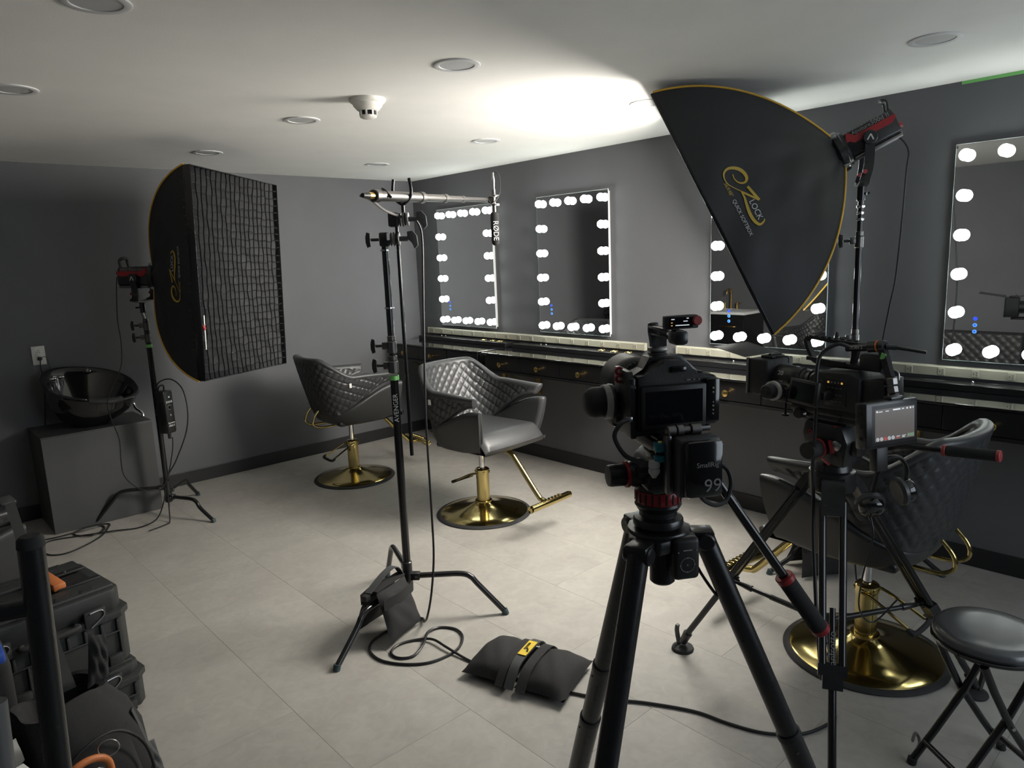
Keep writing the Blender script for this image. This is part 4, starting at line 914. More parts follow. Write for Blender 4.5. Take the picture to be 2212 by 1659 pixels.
G().lathe([(.026, -.128), (.034, -.127), (.034, -.116), (.026, -.115)], 40, Matrix.Translation((0, .155, 1.196)) @ Rx).out('marking_ring', 'focus_white', kb)
G().lathe([(.0335, -.115), (.0345, -.112), (.033, -.104), (.02, -.10), (.014, -.06)], 28, Matrix.Translation((0, .155, 1.196)) @ Rx).out('gear_housing', 'black_metal', kb)
for i in range(24):
    a = 2*PI*i/24; G().box((-.108, .155+.034*math.cos(a), 1.196+.034*math.sin(a)), (.010, .005, .003), (a+PI/2, 0, 0)).out('gear_tooth', 'rubber', kb)
G().box((-.075, .15, 1.178), (.03, .05, .05), bev=.006).out('gearbox', 'black_metal', kb)
for x in (-.03, .03): G().cyl((x, -.06, 1.152), (x, .26, 1.152), .0075, n=14).out('rail_rod', 'black_tube', t)
rb = G(); rb.box((0, .15, 1.150), (.085, .03, .02), bev=.004); rb.cyl((-.03, .17, 1.14), (-.03, .17, 1.095), .005, n=10); rb.cyl((-.03, .17, 1.092), (-.03, .17, 1.098), .013, n=14); rb.out('rail_clamp', 'black_metal', t)
lc = G(); M_ = Matrix.Translation((-.118, .036, 1.207)) @ Matrix.Rotation(math.radians(-14), 4, 'Z') @ Matrix.Rotation(math.radians(8), 4, 'Y')
lc.M = M_; lc.box((0, 0, 0), (.014, .135, .082), bev=.004); l1 = lc.out('side_display', 'black', t)
lc = G(M_); lc.box((-.0075, 0, 0), (.001, .108, .062)); lc.out('display_glass', 'screen_off', l1)
G().box((-.09, -.03, 1.20), (.05, .016, .03), bev=.004).out('display_hinge', 'black_metal', l1)
h = G(); h.strap([(0, -.085, 1.362), (0, .02, 1.370), (0, .098, 1.378)], (1, 0, 0), .026, .012, 5); h.strap([(0, .10, 1.378), (0, .112, 1.36), (0, .094, 1.318), (0, .075, 1.295), (0, .02, 1.287)], (1, 0, 0), .022, .012, 5); h.box((0, -.03, 1.292), (.05, .15, .018), bev=.003); h.strap([(0, -.075, 1.362), (0, -.06, 1.30)], (1, 0, 0), .02, .014, 4)
hb = h.out('top_handle', 'black_metal', t)
for i in range(7): G().box((0, .075-.024*i, 1.382-.0013*i), (.014, .012, .004), bev=.001).out('grip_slot', 'hole', hb)
G().strap([(-.03, .09, 1.308), (-.03, .0, 1.302), (-.03, -.05, 1.30)], (0, 0, 1), .012, .01, 3).out('side_rail', 'black', hb)
G().box((.0, -.135, 1.312), (.07, .075, .055), bev=.010).out('top_battery', 'black_soft', t)
G().tube([(.02, -.16, 1.285), (.02, -.195, 1.285), (.02, -.20, 1.26)], .004, 8, 4).out('wire_bail', 'steel', t)
ar = G(); ar.cyl((-.02, -.045, 1.350), (-.02, -.125, 1.362), .010, .013, n=18, bev=.002); ar.cyl((-.02, -.12, 1.362), (-.02, -.150, 1.366), .018, n=20, bev=.003); arm = ar.out('monitor_arm', 'black_metal', t)
G().cyl((-.02, -.150, 1.366), (-.02, -.156, 1.367), .0185, n=20).out('orange_ring', 'orange', arm)
text('TITAN 2', .013, 'print_white', arm, (0, -1, .15), (0, .15, 1), (-.0335, -.085, 1.357), depth=.0004)
g = G(); g.cyl((-.02, -.156, 1.367), (-.02, -.175, 1.368), .019, n=20, bev=.003); g.strap([(-.02, -.165, 1.365), (-.025, -.18, 1.33), (-.035, -.205, 1.275)], (1, 0, 0), .022, .020, 5); g.out('lower_arm', 'black_metal', arm)
g = G(); g.cyl((-.02, -.176, 1.366), (.0, -.20, 1.364), .008, n=12); g.cyl((.0, -.20, 1.364), (.03, -.275, 1.352), .006, .0045, n=12); g.out('arm_lever', 'black_metal', arm)
g = G(); g.cyl((-.036, -.208, 1.275), (-.038, -.213, 1.252), .017, n=8, bev=.003); g.cyl((-.038, -.213, 1.250), (-.040, -.220, 1.228), .016, n=8, bev=.003); g.out('knurled_nut', 'titanium', arm)
G().cyl((-.040, -.220, 1.228), (-.044, -.235, 1.19), .014, n=16, bev=.003).out('ball_mount', 'black_metal', arm)
G().box((-.034, -.178, 1.338), (.004, .014, .02), (.3, 0, 0)).out('green_tape_tab', 'green_tape', arm)
bp2 = G(); bp2.box((0, .0, 1.135), (.10, .27, .026), bev=.004); bp2.box((0, -.02, 1.112), (.085, .20, .02), bev=.004); bp2.out('base_plate', 'black_metal', t)
G().cyl((-.052, .10, 1.115), (-.062, .10, 1.115), .019, n=24, bev=.003).out('plate_knob', 'black', t)
G().tube([(-.05, -.075, 1.36), (-.075, -.05, 1.37), (-.105, -.015, 1.34), (-.12, -.01, 1.28), (-.125, -.015, 1.18), (-.12, -.01, 1.05), (-.11, .0, .95), (-.10, .0, .85), (-.12, -.02, .70), (-.20, -.10, .45), (-.24, -.15, .30)], .0065, 10, 6).out('video_cable', 'cable', t)
# tripod B
t = thing('tripod', 'black twin-tube tripod with spreader and disc feet under the right camera', 'tripod', BO, AZ_B)
hd = G(); hd.prism([(-.075, .955), (-.085, 1.04), (-.06, 1.098), (.075, 1.098), (.085, 1.05), (.06, .955)], -.055, .055, YZ, bev=.010); head = hd.out('fluid_head', 'black_metal', t)
G().box((0, .02, 1.100), (.075, .18, .014), bev=.003).out('sliding_plate', 'black_metal', head)
G().lathe([(.0001, -.128), (.028, -.127), (.031, -.120), (.031, -.075), (.028, -.07)], 14, Matrix.Translation((0, .012, 1.012)) @ Rx).out('drag_knob', 'rubber', head)
G().lathe([(.030, -.078), (.0335, -.077), (.0335, -.066), (.030, -.065)], 32, Matrix.Translation((0, .012, 1.012)) @ Rx).out('red_ring', 'red_soft', head)
G().lathe([(.014, -.068), (.017, -.066), (.017, -.055)], 24, Matrix.Translation((0, -.05, 1.03)) @ Rx).out('level_vial', 'steel', head)
for a, b in (((-.066, -.03, 1.045), (-.072, -.045, 1.005)), ((-.085, -.018, .985), (-.088, -.045, .97))): G().strap([a, b], (0, .7, .5), .010, .006, 2).out('red_lever', 'red', head)
G().torus((-.058, .05, 1.06), (1, 0, 0), .005, .0022, 16, 6).out('red_screw', 'red', head); G().box((-.045, -.04, 1.09), (.02, .012, .012), bev=.003).out('red_catch', 'red', head)
for s in (1,): G().box((.0, -.085, 1.02), (.06, .04, .05), bev=.01).out('tilt_housing', 'black_metal', head)
G().lathe([(.05, .965), (.06, .95), (.064, .925), (.05, .905)], 36).out('half_ball', 'black_metal', t)
bw = G(); bw.lathe([(.066, .93), (.074, .925), (.076, .90), (.076, .862), (.068, .855), (.055, .855)], 36); bowl = bw.out('bowl', 'black_metal', t)
G().ball((-.073, -.02, .90), .006).out('red_dot', 'red', bowl)
G().cyl((0, 0, .855), (0, 0, .78), .022, n=18, bev=.004).out('bowl_handle', 'black', t)
feet = [(-.093, .601), (.547, -.263), (-.454, -.338)]; KN = []
for fx, fy in feet:
    d = Vector((fx, fy, 0)).normalized(); nn = Vector((-d.y, d.x, 0)); top = d*.075+Vector((0, 0, .885)); ft = Vector((fx, fy, .045)); v = ft-top
    bk = G(); bk.strap([d*.05+Vector((0, 0, .905)), top+Vector((0, 0, .005)), top+v*.10], nn, .072, .026, 4); bk.out('leg_yoke', 'black_metal', bowl)
    lg = G()
    for s in (-1, 1): lg.cyl(top+v*.05+nn*.032*s, top+v*.60+nn*.028*s, .0118, n=14)
    leg = lg.out('leg', 'black_tube', t)
    g = G(); g.strap([top+v*.575, top+v*.61], nn, .084, .034, 1); g.strap([top+v*.61, top+v*.65], nn, .058, .034, 1); g.out('leg_clamp', 'black_metal', leg)
    G().cyl(top+v*.40, top+v*.60, .009, n=14).out('middle_tube', 'black_tube', leg)
    G().cyl(top+v*.62, top+v*.99, .0125, n=16).out('lower_tube', 'dark_grey' if fx > -.2 and fy > 0 else 'black_tube', leg)
    G().cyl(top+v*.95, ft-Vector((0, 0, .012)), .019, .016, n=16, bev=.002).out('foot_joint', 'black_metal', leg)
    G().lathe([(.0001, .018), (.030, .019), (.044, .013), (.047, .006), (.044, 0), (.0001, 0)], 32, Matrix.Translation((fx, fy, 0))).out('disc_foot', 'rubber', leg)
    G().strap([Vector((fx, fy, .02))+d*.018, Vector((fx, fy, .075))+d*.03, Vector((fx, fy, .105))+d*.026], nn, .016, .012, 3).out('foot_latch', 'dark_grey', leg)
    k = top+v*.585; KN.append(k)
    sp = G(); c0 = Vector((0, 0, k.z-.03)); e = (k-c0); sp.cyl(c0+e*.08, c0+e*.55, .0105, n=12); sp.cyl(c0+e*.5, c0+e*.80, .0085, n=12); sp.cyl(c0+e*.75, c0+e*.90, .013, .008, n=12, bev=.001); sp.cyl(c0+e*.88, c0+e*.99, .007, n=10); sp.cyl(c0+e*.93+nn*.02, c0+e*.93-nn*.02, .006, n=10)
    sp.out('spreader_arm', 'black_metal', t)
G().lathe([(.03, KN[0].z-.045), (.035, KN[0].z-.04), (.035, KN[0].z-.02), (.03, KN[0].z-.015)], 20).out('spreader_hub', 'black_metal', t)
lt3 = Vector((-.454, -.338, .045)); tp3 = Vector((-.454, -.338, 0)).normalized()*.075+Vector((0, 0, .885)); v3 = lt3-tp3; d3 = Vector((-.454, -.338, 0)).normalized(); n3 = Vector((-d3.y, d3.x, 0))
text('manfrotto', .030, 'print_grey', t, -v3.normalized(), -n3, tp3+v3*.53+d3*.012, depth=.0005)
pn = G(); a = Vector((.035, -.09, 1.035)); b = Vector((.10, -.47, 1.056)); v = b-a; pn.cyl(a, a+v*.66, .0085, n=16); pan = pn.out('pan_handle', 'black_tube', t)
G().cyl(a+v*.63, b, .0165, n=24, bev=.003).out('foam_grip', 'foam', pan)
for f0 in (.60, .97): G().cyl(a+v*f0, a+v*(f0+.03), .0175, n=24, bev=.002).out('red_collar', 'red_soft', pan)
# field monitor: own orientation
mz = Vector((-.384, -.921, .067)).normalized(); mx = Vector((.923, -.385, 0)).normalized(); MM = frame(mx, mz.cross(mx), (-1.93, -5.094, 1.166))
t = thing('field_monitor', 'small field monitor with a grey picture and menu icons beside the right camera', 'monitor', mat4=MM)
G().box((-.008, 0, -.022), (.196, .136, .042), bev=.005).out('housing', 'black_metal', t); G().box((0, 0, -.003), (.172, .118, .005), bev=.002).out('bezel', 'black', t)
sc = G().box((0, 0, .0), (.15, .094, .001)).out('screen', 'screen_grey', t)
for x, y, w_, h_, m_ in [(-.068, .041, .006, .005, 'screen_ui'), (-.055, .040, .014, .0022, 'screen_ui'), (-.030, .040, .012, .0022, 'screen_ui'), (.006, .0415, .028, .0042, 'screen_ui'), (.030, .0415, .008, .003, 'screen_ui'), (.046, .0415, .005, .005, 'screen_ui'), (.059, .0415, .006, .005, 'screen_ui'), (.069, .0415, .004, .004, 'screen_ui'), (.012, -.038, .014, .0014, 'screen_ui'), (.010, -.042, .010, .0022, 'screen_red'), (.034, -.038, .014, .0014, 'screen_ui'), (.032, -.042, .010, .0022, 'screen_ui'), (.060, -.039, .026, .010, 'screen_green')]:
    G().box((x, y, .0009), (w_, h_, .0004)).out('menu_item', m_, sc)
for i in range(5):
    G().torus((-.066+.0145*i, -.040, .0009), (0, 0, 1), .0047, .0007, 20, 5).out('menu_button', 'screen_red' if i == 2 else 'screen_ui', sc); G().cyl((-.066+.0145*i, -.040, .0006), (-.066+.0145*i, -.040, .0011), .0018, n=10).out('button_dot', 'screen_red' if i == 2 else 'screen_ui', sc)
for y in (-.035, .0, .035): G().cyl((-.1062, y, -.02), (-.1075, y, -.02), .006, n=12).out('mounting_hole', 'hole', t)
G().prism([(0, 0), (.012, -.004), (.008, .016), (0, .022)], -.004, .004, Matrix.Translation((.09, .012, -.03))).out('side_screw', 'steel', t)
G().box((-.03, -.105, -.03), (.045, .075, .03), bev=.006).out('battery_plate', 'black', t)
G().box((.02, .072, -.022), (.05, .012, .03), bev=.004).out('top_mount', 'black_metal', t)
# headphones under the monitor
P1 = Vector((-1.845, -5.105, .945)); P2 = Vector((-1.915, -5.035, .895))
t = thing('headphones', 'black over-ear headphones hanging below the small field monitor', 'headphones', (-1.88, -5.07, .92))
O = Vector((-1.88, -5.07, .92)); vw = Vector((-.92, -.39, .1)).normalized()
for P, ax in ((P1-O, Vector((.75, -.62, .2)).normalized()), (P2-O, Vector((-.6, -.5, -.62)).normalized())):
    T = frame(ax.orthogonal(), ax.cross(ax.orthogonal()), P)
    G().lathe([(.0001, .026), (.022, .024), (.034, .016), (.038, .006), (.037, -.006)], 28, T).out('ear_cup', 'black_gloss', t)
    G().lathe([(.037, -.006), (.043, -.010), (.044, -.020), (.036, -.028), (.022, -.026)], 28, T).out('ear_cushion', 'leather', t)
G().tube([P1-O+Vector((0, 0, .03)), Vector((.05, -.03, .09)), Vector((.03, -.01, .125)), Vector((-.01, .02, .11)), P2-O+Vector((0, 0, .035))], .010, 10, 6, .6).out('headband', 'black', t)
G().tube([P2-O+Vector((0, 0, -.035)), Vector((-.05, .02, -.12)), Vector((-.03, .05, -.25)), Vector((.03, .08, -.40)), Vector((.10, .06, -.47)), Vector((.13, .0, -.38))], .0028, 8, 6).out('headphone_cord', 'cable', t)
# ================================================================ soft goods
def pillow(g, c00, c10, c11, c01, th, n=16, m=14, up=None, wr=.0, pw=.55, flat=0):
    """cushion between four corners; th is the bulge on each side along the face normal"""
    c00, c10, c11, c01 = map(Vector, (c00, c10, c11, c01)); nr = (c10-c00).cross(c01-c00).normalized()
    if up is not None and nr.dot(Vector(up)) < 0: nr = -nr
    def P(u, v, s):
        q = (c00*(1-u)+c10*u)*(1-v)+(c01*(1-u)+c11*u)*v
        pinch = .035*(math.sin(PI*u)*(0 if 0 < v < 1 else 1)+0)
        b = (max(0, math.sin(PI*u))*max(0, math.sin(PI*v)))**pw
        w_ = wr*math.sin(13*u+5*v)*math.sin(9*v+4*u)*b
        ctr = (c00+c11+c10+c01)/4
        e = 1-.05*(math.sin(PI*u)*(abs(2*v-1)**6)+math.sin(PI*v)*(abs(2*u-1)**6))
        q = ctr+(q-ctr)*e
        return q+nr*(s*th*b*(1 if s > 0 else flat)+w_)
    V = {}
    for s in (1, -1):
        for i in range(n+1):
            for j in range(m+1):
                edge = i in (0, n) or j in (0, m)
                V[s, i, j] = V[1, i, j] if (s == -1 and edge) else g._v(P(i/n, j/m, s))
        for i in range(n):
            for j in range(m): g._f([V[s, i, j], V[s, i+1, j], V[s, i+1, j+1], V[s, i, j+1]])
    return g
# floor sandbag
t = thing('sandbag', 'black sandbag with a yellow label lying on the floor', 'sandbag', (-2.29, -3.87, 0)); O = Vector((-2.29, -3.87, 0))
a, b, c, d = [Vector((x, y, .028))-O for x, y in ((-2.505, -3.70), (-2.225, -3.605), (-2.075, -4.035), (-2.365, -4.14))]   # left, far, right, near corners
def L4(s): return a.lerp(d, s), b.lerp(c, s)
p0, q0 = L4(0); p1, q1 = L4(.47); p2, q2 = L4(.53); p3, q3 = L4(1)
pillow(G(), p0, p1, q1, q0, .075, up=(0, 0, 1), wr=.006, flat=.37, pw=.5).out('pouch', 'cloth_black', t, sm=60)
pillow(G(), p2, p3, q3, q2, .07, up=(0, 0, 1), wr=.006, flat=.4, pw=.5).out('pouch', 'cloth_black', t, sm=60)
m0, m1 = a.lerp(d, .5), b.lerp(c, .5); ud = (m1-m0).normalized(); ld = (d-a).normalized()
for off, w_ in ((-.045, .035), (.0, .04), (.05, .04)):
    o_ = ld*off; lift = .010 if off == 0 else 0
    G().strap([m0+o_-ud*.02+Vector((0, 0, .0)), m0+o_+ud*.05+Vector((0, 0, .055+lift)), m0.lerp(m1, .5)+o_+Vector((0, 0, .066+lift)), m1+o_-ud*.05+Vector((0, 0, .055+lift)), m1+o_+ud*.012+Vector((0, 0, .0))], ld, w_, .005, 8).out('webbing_strap', 'strap' if off == 0 else 'cloth_black', t)
lb = m0.lerp(m1, .52)+Vector((0, 0, .0815)); Z = Vector((0, 0, 1))
lab = G().strap([lb-ud*.055, lb, lb+ud*.055], ld, .038, .002, 3).out('yellow_label', 'yellow_label', t)
G().strap([lb-ud*.030+ld*.012+Z*.0018, lb-ud*.012+ld*.006+Z*.0018, lb-ud*.002-ld*.002+Z*.0018], ld, .008, .0008, 3).out('printed_leaf', 'hole', lab)
for i in range(10): G().strap([lb+ud*(-.014+.0055*i)-ld*.012+Z*.0018, lb+ud*(-.014+.0055*i)-ld*.001+Z*.0018], ud, .0022, .0008, 1).out('printed_bar', 'hole', lab)
def saddle(O_, hub, foot, s0, s1, zr, label, drop, spread, rot=1):
    """saddlebag sandbag hung over a stand leg"""
    t = thing('sandbag', label, 'sandbag', O_); O_ = Vector(O_); hub = Vector(hub)-O_; foot = Vector(foot)-O_; u_ = (foot-hub); u_.z = 0; R_ = u_.length; u_.normalize(); n_ = Vector((-u_.y, u_.x, 0))
    A_ = hub+u_*s0*R_; B_ = hub+u_*s1*R_
    for s in (-1, 1):
        top0 = A_+Vector((0, 0, zr))+n_*s*.020; top1 = B_+Vector((0, 0, zr))+n_*s*.020
        lo0 = A_+n_*s*spread+Vector((0, 0, zr-drop))-u_*.01; lo1 = B_+n_*s*(spread+.01)+Vector((0, 0, zr-drop))+u_*.03
        pillow(G(), top0, top1, lo1, lo0, .034, up=n_*s, wr=.006, flat=.5, pw=.5).out('pouch', 'cloth_black', t, sm=60)
        G().strap([top0.lerp(lo0, .22)+n_*s*.026, (top0+top1).lerp(lo0+lo1, .22)*.5+n_*s*.044, top1.lerp(lo1, .22)+n_*s*.026], Vector((0, 0, 1)), .05, .003, 5).out('flap', 'cloth_black', t, sm=60)
    G().strap([A_+Vector((0, 0, zr+.004)), B_+Vector((0, 0, zr+.004))], n_, .05, .006, 1).out('bridge', 'cloth_black', t)
    G().strap([A_+u_*-.005+Vector((0, 0, zr)), A_+u_*.04+Vector((0, 0, zr+.055)), A_.lerp(B_, .55)+Vector((0, 0, zr+.055)), B_+u_*.03+Vector((0, 0, zr+.01))], n_, .034, .004, 8).out('carry_strap', 'strap', t)
    G().box(B_+u_*.045+Vector((0, 0, zr-.005)), (.03, .03, .025), (0, 0, math.atan2(u_.y, u_.x)), bev=.003).out('strap_buckle', 'black', t)
    return t
saddle((-2.5, -3.16, 0), (-2.35, -3.11, 0), (-2.837, -3.273, 0), .10, .50, .235, 'black saddle sandbag hung over a leg of the centre microphone stand', .215, .10)
saddle((-.6, -4.28, 0), (-.47, -4.385, 0), (-.79, -4.135, 0), .12, .62, .20, 'dark sandbag on the light stand leg behind the nearest salon chair', .185, .09)
# ================================================================ shampoo cabinet and basin
t = thing('basin_cabinet', 'plain dark grey box cabinet under the shampoo basin', 'cabinet', (-3.02, -.24, 0))
G().box((0, 0, .322), (.67, .45, .64), bev=.003).out('carcass', 'cabinet_grey', t, sm=20)
G().box((0, -.228, .325), (.672, .014, .645), bev=.002).out('front_panel', 'cabinet_grey', t, sm=20)
G().box((0, 0, .648), (.674, .462, .014), bev=.002).out('top_panel', 'cabinet_grey', t, sm=20)
t = thing('shampoo_basin', 'glossy black shampoo basin with chrome taps on the grey cabinet', 'basin', (-2.985, -.27, .655))
def rings(levels, n=56):
    out = []
    for cx_, cy_, cz, ax, ay, tx, ty, e in levels:
        r = []
        for i in range(n):
            a = 2*PI*i/n; ca, sa = math.cos(a), math.sin(a)
            x = ax*math.copysign(abs(ca)**e, ca); y = ay*math.copysign(abs(sa)**e, sa)
            dip = -.045*math.exp(-((a-1.5*PI-.15)/.33)**2)*(1 if cz > .2 else 0)*0
            r.append((cx_+x, cy_+y, cz+tx*y+ty*x+dip))
        out.append(r)
    return out
g = G(); lv = [(-.03, -.0, .0, .11, .10, 0, 0, 1), (-.03, 0, .02, .125, .115, 0, 0, 1), (-.03, .0, .06, .19, .165, .05, -.05, .95), (-.015, .005, .14, .245, .20, .22, -.1, .92), (-.005, .01, .20, .268, .215, .34, -.13, .9), (0, .01, .262, .28, .225, .42, -.16, .88), (0, .01, .278, .292, .232, .42, -.16, .88), (0, .01, .288, .286, .228, .42, -.16, .88),
      (0, .01, .282, .262, .206, .42, -.16, .88), (-.005, .01, .25, .25, .196, .40, -.15, .88), (-.015, .005, .15, .20, .16, .2, -.1, .92), (-.02, 0, .08, .12, .10, .05, 0, 1), (-.02, 0, .07, .02, .02, 0, 0, 1)]
R_ = [[g._v(c) for c in r] for r in rings(lv)]; g.loft(R_); bowl = g.out('bowl', 'black_gloss', t, sm=60)
G().tube([(-.07, -.226, .205), (.0, -.238, .192), (.06, -.236, .183), (.13, -.214, .182)], .022, 12, 5, .8).out('neck_rest', 'dark_grey', t)
for x, y, z in ((-.215, .02, .335), (-.165, .045, .338)):
    tp = G().lathe([(.014, 0), (.014, .03), (.010, .034), (.010, .045), (.022, .05), (.025, .056), (.022, .064), (.0001, .067)], 20, Matrix.Translation((x, y, z-.045))).out('tap', 'chrome', t)
G().lathe([(.02, 0), (.02, .012), (.008, .018), (.008, .03)], 20, Matrix.Translation((.03, .195, .345))).out('spray_mount', 'chrome', t)
G().tube([(.255, .04, .20), (.262, .05, .10), (.27, .03, .06), (.295, .0, .03), (.30, -.01, -.0)], .010, 10, 5).out('drain_pipe', 'chrome', t)
# ================================================================ tool cases
def tool_case(name, label, loc, yaw, w_, d_, h_, big):
    t = thing(name, label, 'equipment case', loc); t.rotation_euler = (0, 0, math.radians(yaw))
    lid = .10 if big else .06
    G().prism([(-w_/2+.03, -d_/2), (w_/2-.03, -d_/2), (w_/2, -d_/2+.03), (w_/2, d_/2-.03), (w_/2-.03, d_/2), (-w_/2+.03, d_/2), (-w_/2, d_/2-.03), (-w_/2, -d_/2+.03)], .012, h_-lid, None, bev=.006).out('body', 'case_plastic', t, sm=30)
    e = .012
    G().prism([(-w_/2+.03, -d_/2-e), (w_/2-.03, -d_/2-e), (w_/2+e, -d_/2+.03), (w_/2+e, d_/2-.03), (w_/2-.03, d_/2+e), (-w_/2+.03, d_/2+e), (-w_/2-e, d_/2-.03), (-w_/2-e, -d_/2+.03)], h_-lid-.022, h_-lid+.004, None, bev=.003).out('rim', 'case_plastic', t, sm=30)
    ld = G(); ld.prism([(-w_/2+.04, -d_/2+.01), (w_/2-.04, -d_/2+.01), (w_/2-.008, -d_/2+.04), (w_/2-.008, d_/2-.04), (w_/2-.04, d_/2-.01), (-w_/2+.04, d_/2-.01), (-w_/2+.008, d_/2-.04), (-w_/2+.008, -d_/2+.04)], h_-lid, h_-.012, None, bev=.012); lid_o = ld.out('lid', 'case_plastic', t, sm=30)
    for s in (-1, 1):
        y = s*(d_/2-.075)
        pl = [(-w_/2+.02, -.05), (-w_/2+.02, .05)]
        G().box((0, y, h_-.006), (w_-.06, .10, .016), bev=.005).out('lid_rail', 'case_plastic', lid_o, sm=30)
        n = int((w_-.1)/.085)
        for i in range(n):
            x = -w_/2+.09+i*.085
            G().prism([(-.026, -.018), (.014, -.018), (.030, .018), (-.010, .018)], 0, .005, Matrix.Translation((x, y+s*.026, h_-.0))).out('lid_cleat', 'case_plastic', lid_o, sm=30)
    # front face: ribs, latches, handle
    n = int(w_/.06); fz = h_-lid-.05
    for i in range(n): G().box((-w_/2+.045+i*(w_-.09)/(n-1), -d_/2-.004, fz), (.010, .014, .045), bev=.002).out('rib', 'case_plastic', t, sm=30)
    G().box((0, -d_/2-.004, fz-.026), (w_-.07, .012, .006), bev=.002).out('rib_rail', 'case_plastic', t, sm=30)
    for x in (-w_*.28, w_*.28):
        l = G().box((x, -d_/2-.010, h_-lid+.012), (.075, .018, .062), bev=.004).out('latch', 'case_plastic', t, sm=30)
        G().tube([(x-.018, -d_/2-.021, h_-lid+.036), (x+.022, -d_/2-.021, h_-lid+.036), (x+.026, -d_/2-.022, h_-lid+.012), (x-.02, -d_/2-.023, h_-lid-.018)], .0028, 8, 4).out('latch_bail', 'steel', l)
        if big:
            for e2 in (-.028, .028): G().box((x+.05+e2, -d_/2-.004, (fz-.03)/2+.02), (.007, .012, fz-.06), bev=.002).out('vertical_rib', 'case_plastic', t, sm=30)
        G().box((x+.05, -d_/2-.010, .035), (.05, .024, .04), bev=.004).out('lower_catch', 'case_plastic', t, sm=30)
    G().tube([(-.085, -d_/2-.012, h_-lid+.006), (-.08, -d_/2-.030, h_-lid+.002), (.08, -d_/2-.030, h_-lid+.002), (.085, -d_/2-.012, h_-lid+.006)], .011, 10, 4).out('front_handle', 'rubber', t)
    G().box((0, -.0, .006), (w_-.06, d_-.06, .012), bev=.002).out('underside', 'case_plastic', t)
    if big:
        for s in (-1, 1): G().box((.165, s*.075, h_+.002), (.15, .03, .012), bev=.005).out('handle_arm', 'black', t)
        G().box((.10, 0, h_+.014), (.045, .17, .03), bev=.008).out('orange_handle', 'orange', t)
        G().box((.12, 0, h_-.008), (.20, .11, .006)).out('handle_recess', 'hole', t)
        G().cyl((.17, .075, h_+.008), (.17, .075, h_+.0105), .006, n=10).out('rivet', 'steel', t)
    return t
cyw = 9
c_ = Vector((-3.475, -2.945, 0)); ex = Vector((math.cos(math.radians(cyw)), math.sin(math.radians(cyw)), 0)); ey = Vector((-ex.y, ex.x, 0))
tool_case('tool_case', 'low black latching case on the floor under the taller case', c_-ex*.29+ey*.24, cyw, .58, .46, .205, False)
tool_case('rolling_case', 'tall black case with an orange handle stacked on the low case', c_-ex*.30+ey*.235+Vector((0, 0, .2065)), cyw, .545, .43, .315, True)
# ================================================================ backpack in front of the cases
t = thing('backpack', 'open black backpack with orange rope standing before the stacked cases', 'backpack', (-3.765, -3.42, 0))
g = G(); lv = []
for z, ax, ay, ox, oy, e in [(0, .14, .10, 0, 0, .6), (.02, .16, .125, 0, 0, .6), (.12, .168, .135, -.005, .0, .65), (.24, .175, .125, -.02, .01, .7), (.33, .155, .11, -.03, .02, .75), (.39, .135, .095, -.04, .03, .8), (.42, .125, .085, -.045, .035, .8), (.415, .11, .07, -.045, .035, .8), (.30, .09, .05, -.03, .03, .8), (.28, .02, .02, -.03, .03, .8)]:
    lv.append((ox, oy, z, ax, ay, 0, 0, e))
rr = rings(lv, 40); ang = math.radians(25)
R_ = []
for k, r in enumerate(rr):
    R_.append([g._v((x*math.cos(ang)-y*math.sin(ang)+.006*math.sin(7*i*.157+k), x*math.sin(ang)+y*math.cos(ang)+.006*math.cos(5*i*.157+k*1.3), z+.012*math.sin(3*i*.157)*(1 if k in (5, 6, 7) else 0))) for i, (x, y, z) in enumerate(r)])
g.loft(R_); g.out('bag_body', 'cloth_black', t, sm=60)
pillow(G(), (-.10, -.14, .04), (.14, -.10, .03), (.10, -.06, .29), (-.10, -.11, .30), .05, up=(.3, -1, 0), wr=.006).out('front_pocket', 'cloth_black', t, sm=60)
G().tube([(-.12, -.16, .05), (-.10, -.165, .25), (-.03, -.15, .315), (.06, -.125, .31), (.13, -.12, .22), (.15, -.14, .06)], .005, 8, 6).out('zip_seam', 'black', t)
pillow(G(), (.02, .02, .40), (.09, .05, .40), (.10, .07, .54), (.05, .06, .56), .016, up=(.3, -1, 0), wr=.01).out('padded_flap', 'cloth_black', t, sm=60)
G().strap([(-.02, .06, .40), (-.02, .25, .48), (-.005, .60, .60), (.005, .92, .71), (.01, 1.10, .772)], (1, .1, .2), .036, .003, 4).out('shoulder_strap', 'strap', t)
G().box((.0, 1.115, .772), (.06, .07, .016), (.2, 0, .2), bev=.01).out('strap_pad', 'leather', t)
G().tube([(-.11, -.185, .25), (-.08, -.20, .29), (-.03, -.19, .295), (.01, -.18, .27), (.02, -.18, .22), (.015, -.185, .17)], lambda s: .011*(1-.6*max(0, s-.6)), 10, 6).out('orange_rope', 'orange', t)
G().torus((.02, -.178, .30), (.3, 1, .1), .028, .002, 24, 6).out('key_ring', 'steel', t); G().torus((-.02, -.19, .25), (.2, 1, .6), .02, .0016, 24, 6).out('key_ring', 'steel', t)
pillow(G(), (.125, -.06, .02), (.20, -.03, .01), (.185, .02, .14), (.13, .0, .16), .012, up=(.3, -1, 0), wr=.01).out('side_flap', 'strap', t, sm=60)
G().strap([(.125, -.02, .30), (.15, -.04, .18), (.155, -.08, .06), (.17, -.10, .01)], (.4, 1, 0), .025, .003, 5).out('loose_strap', 'strap', t)
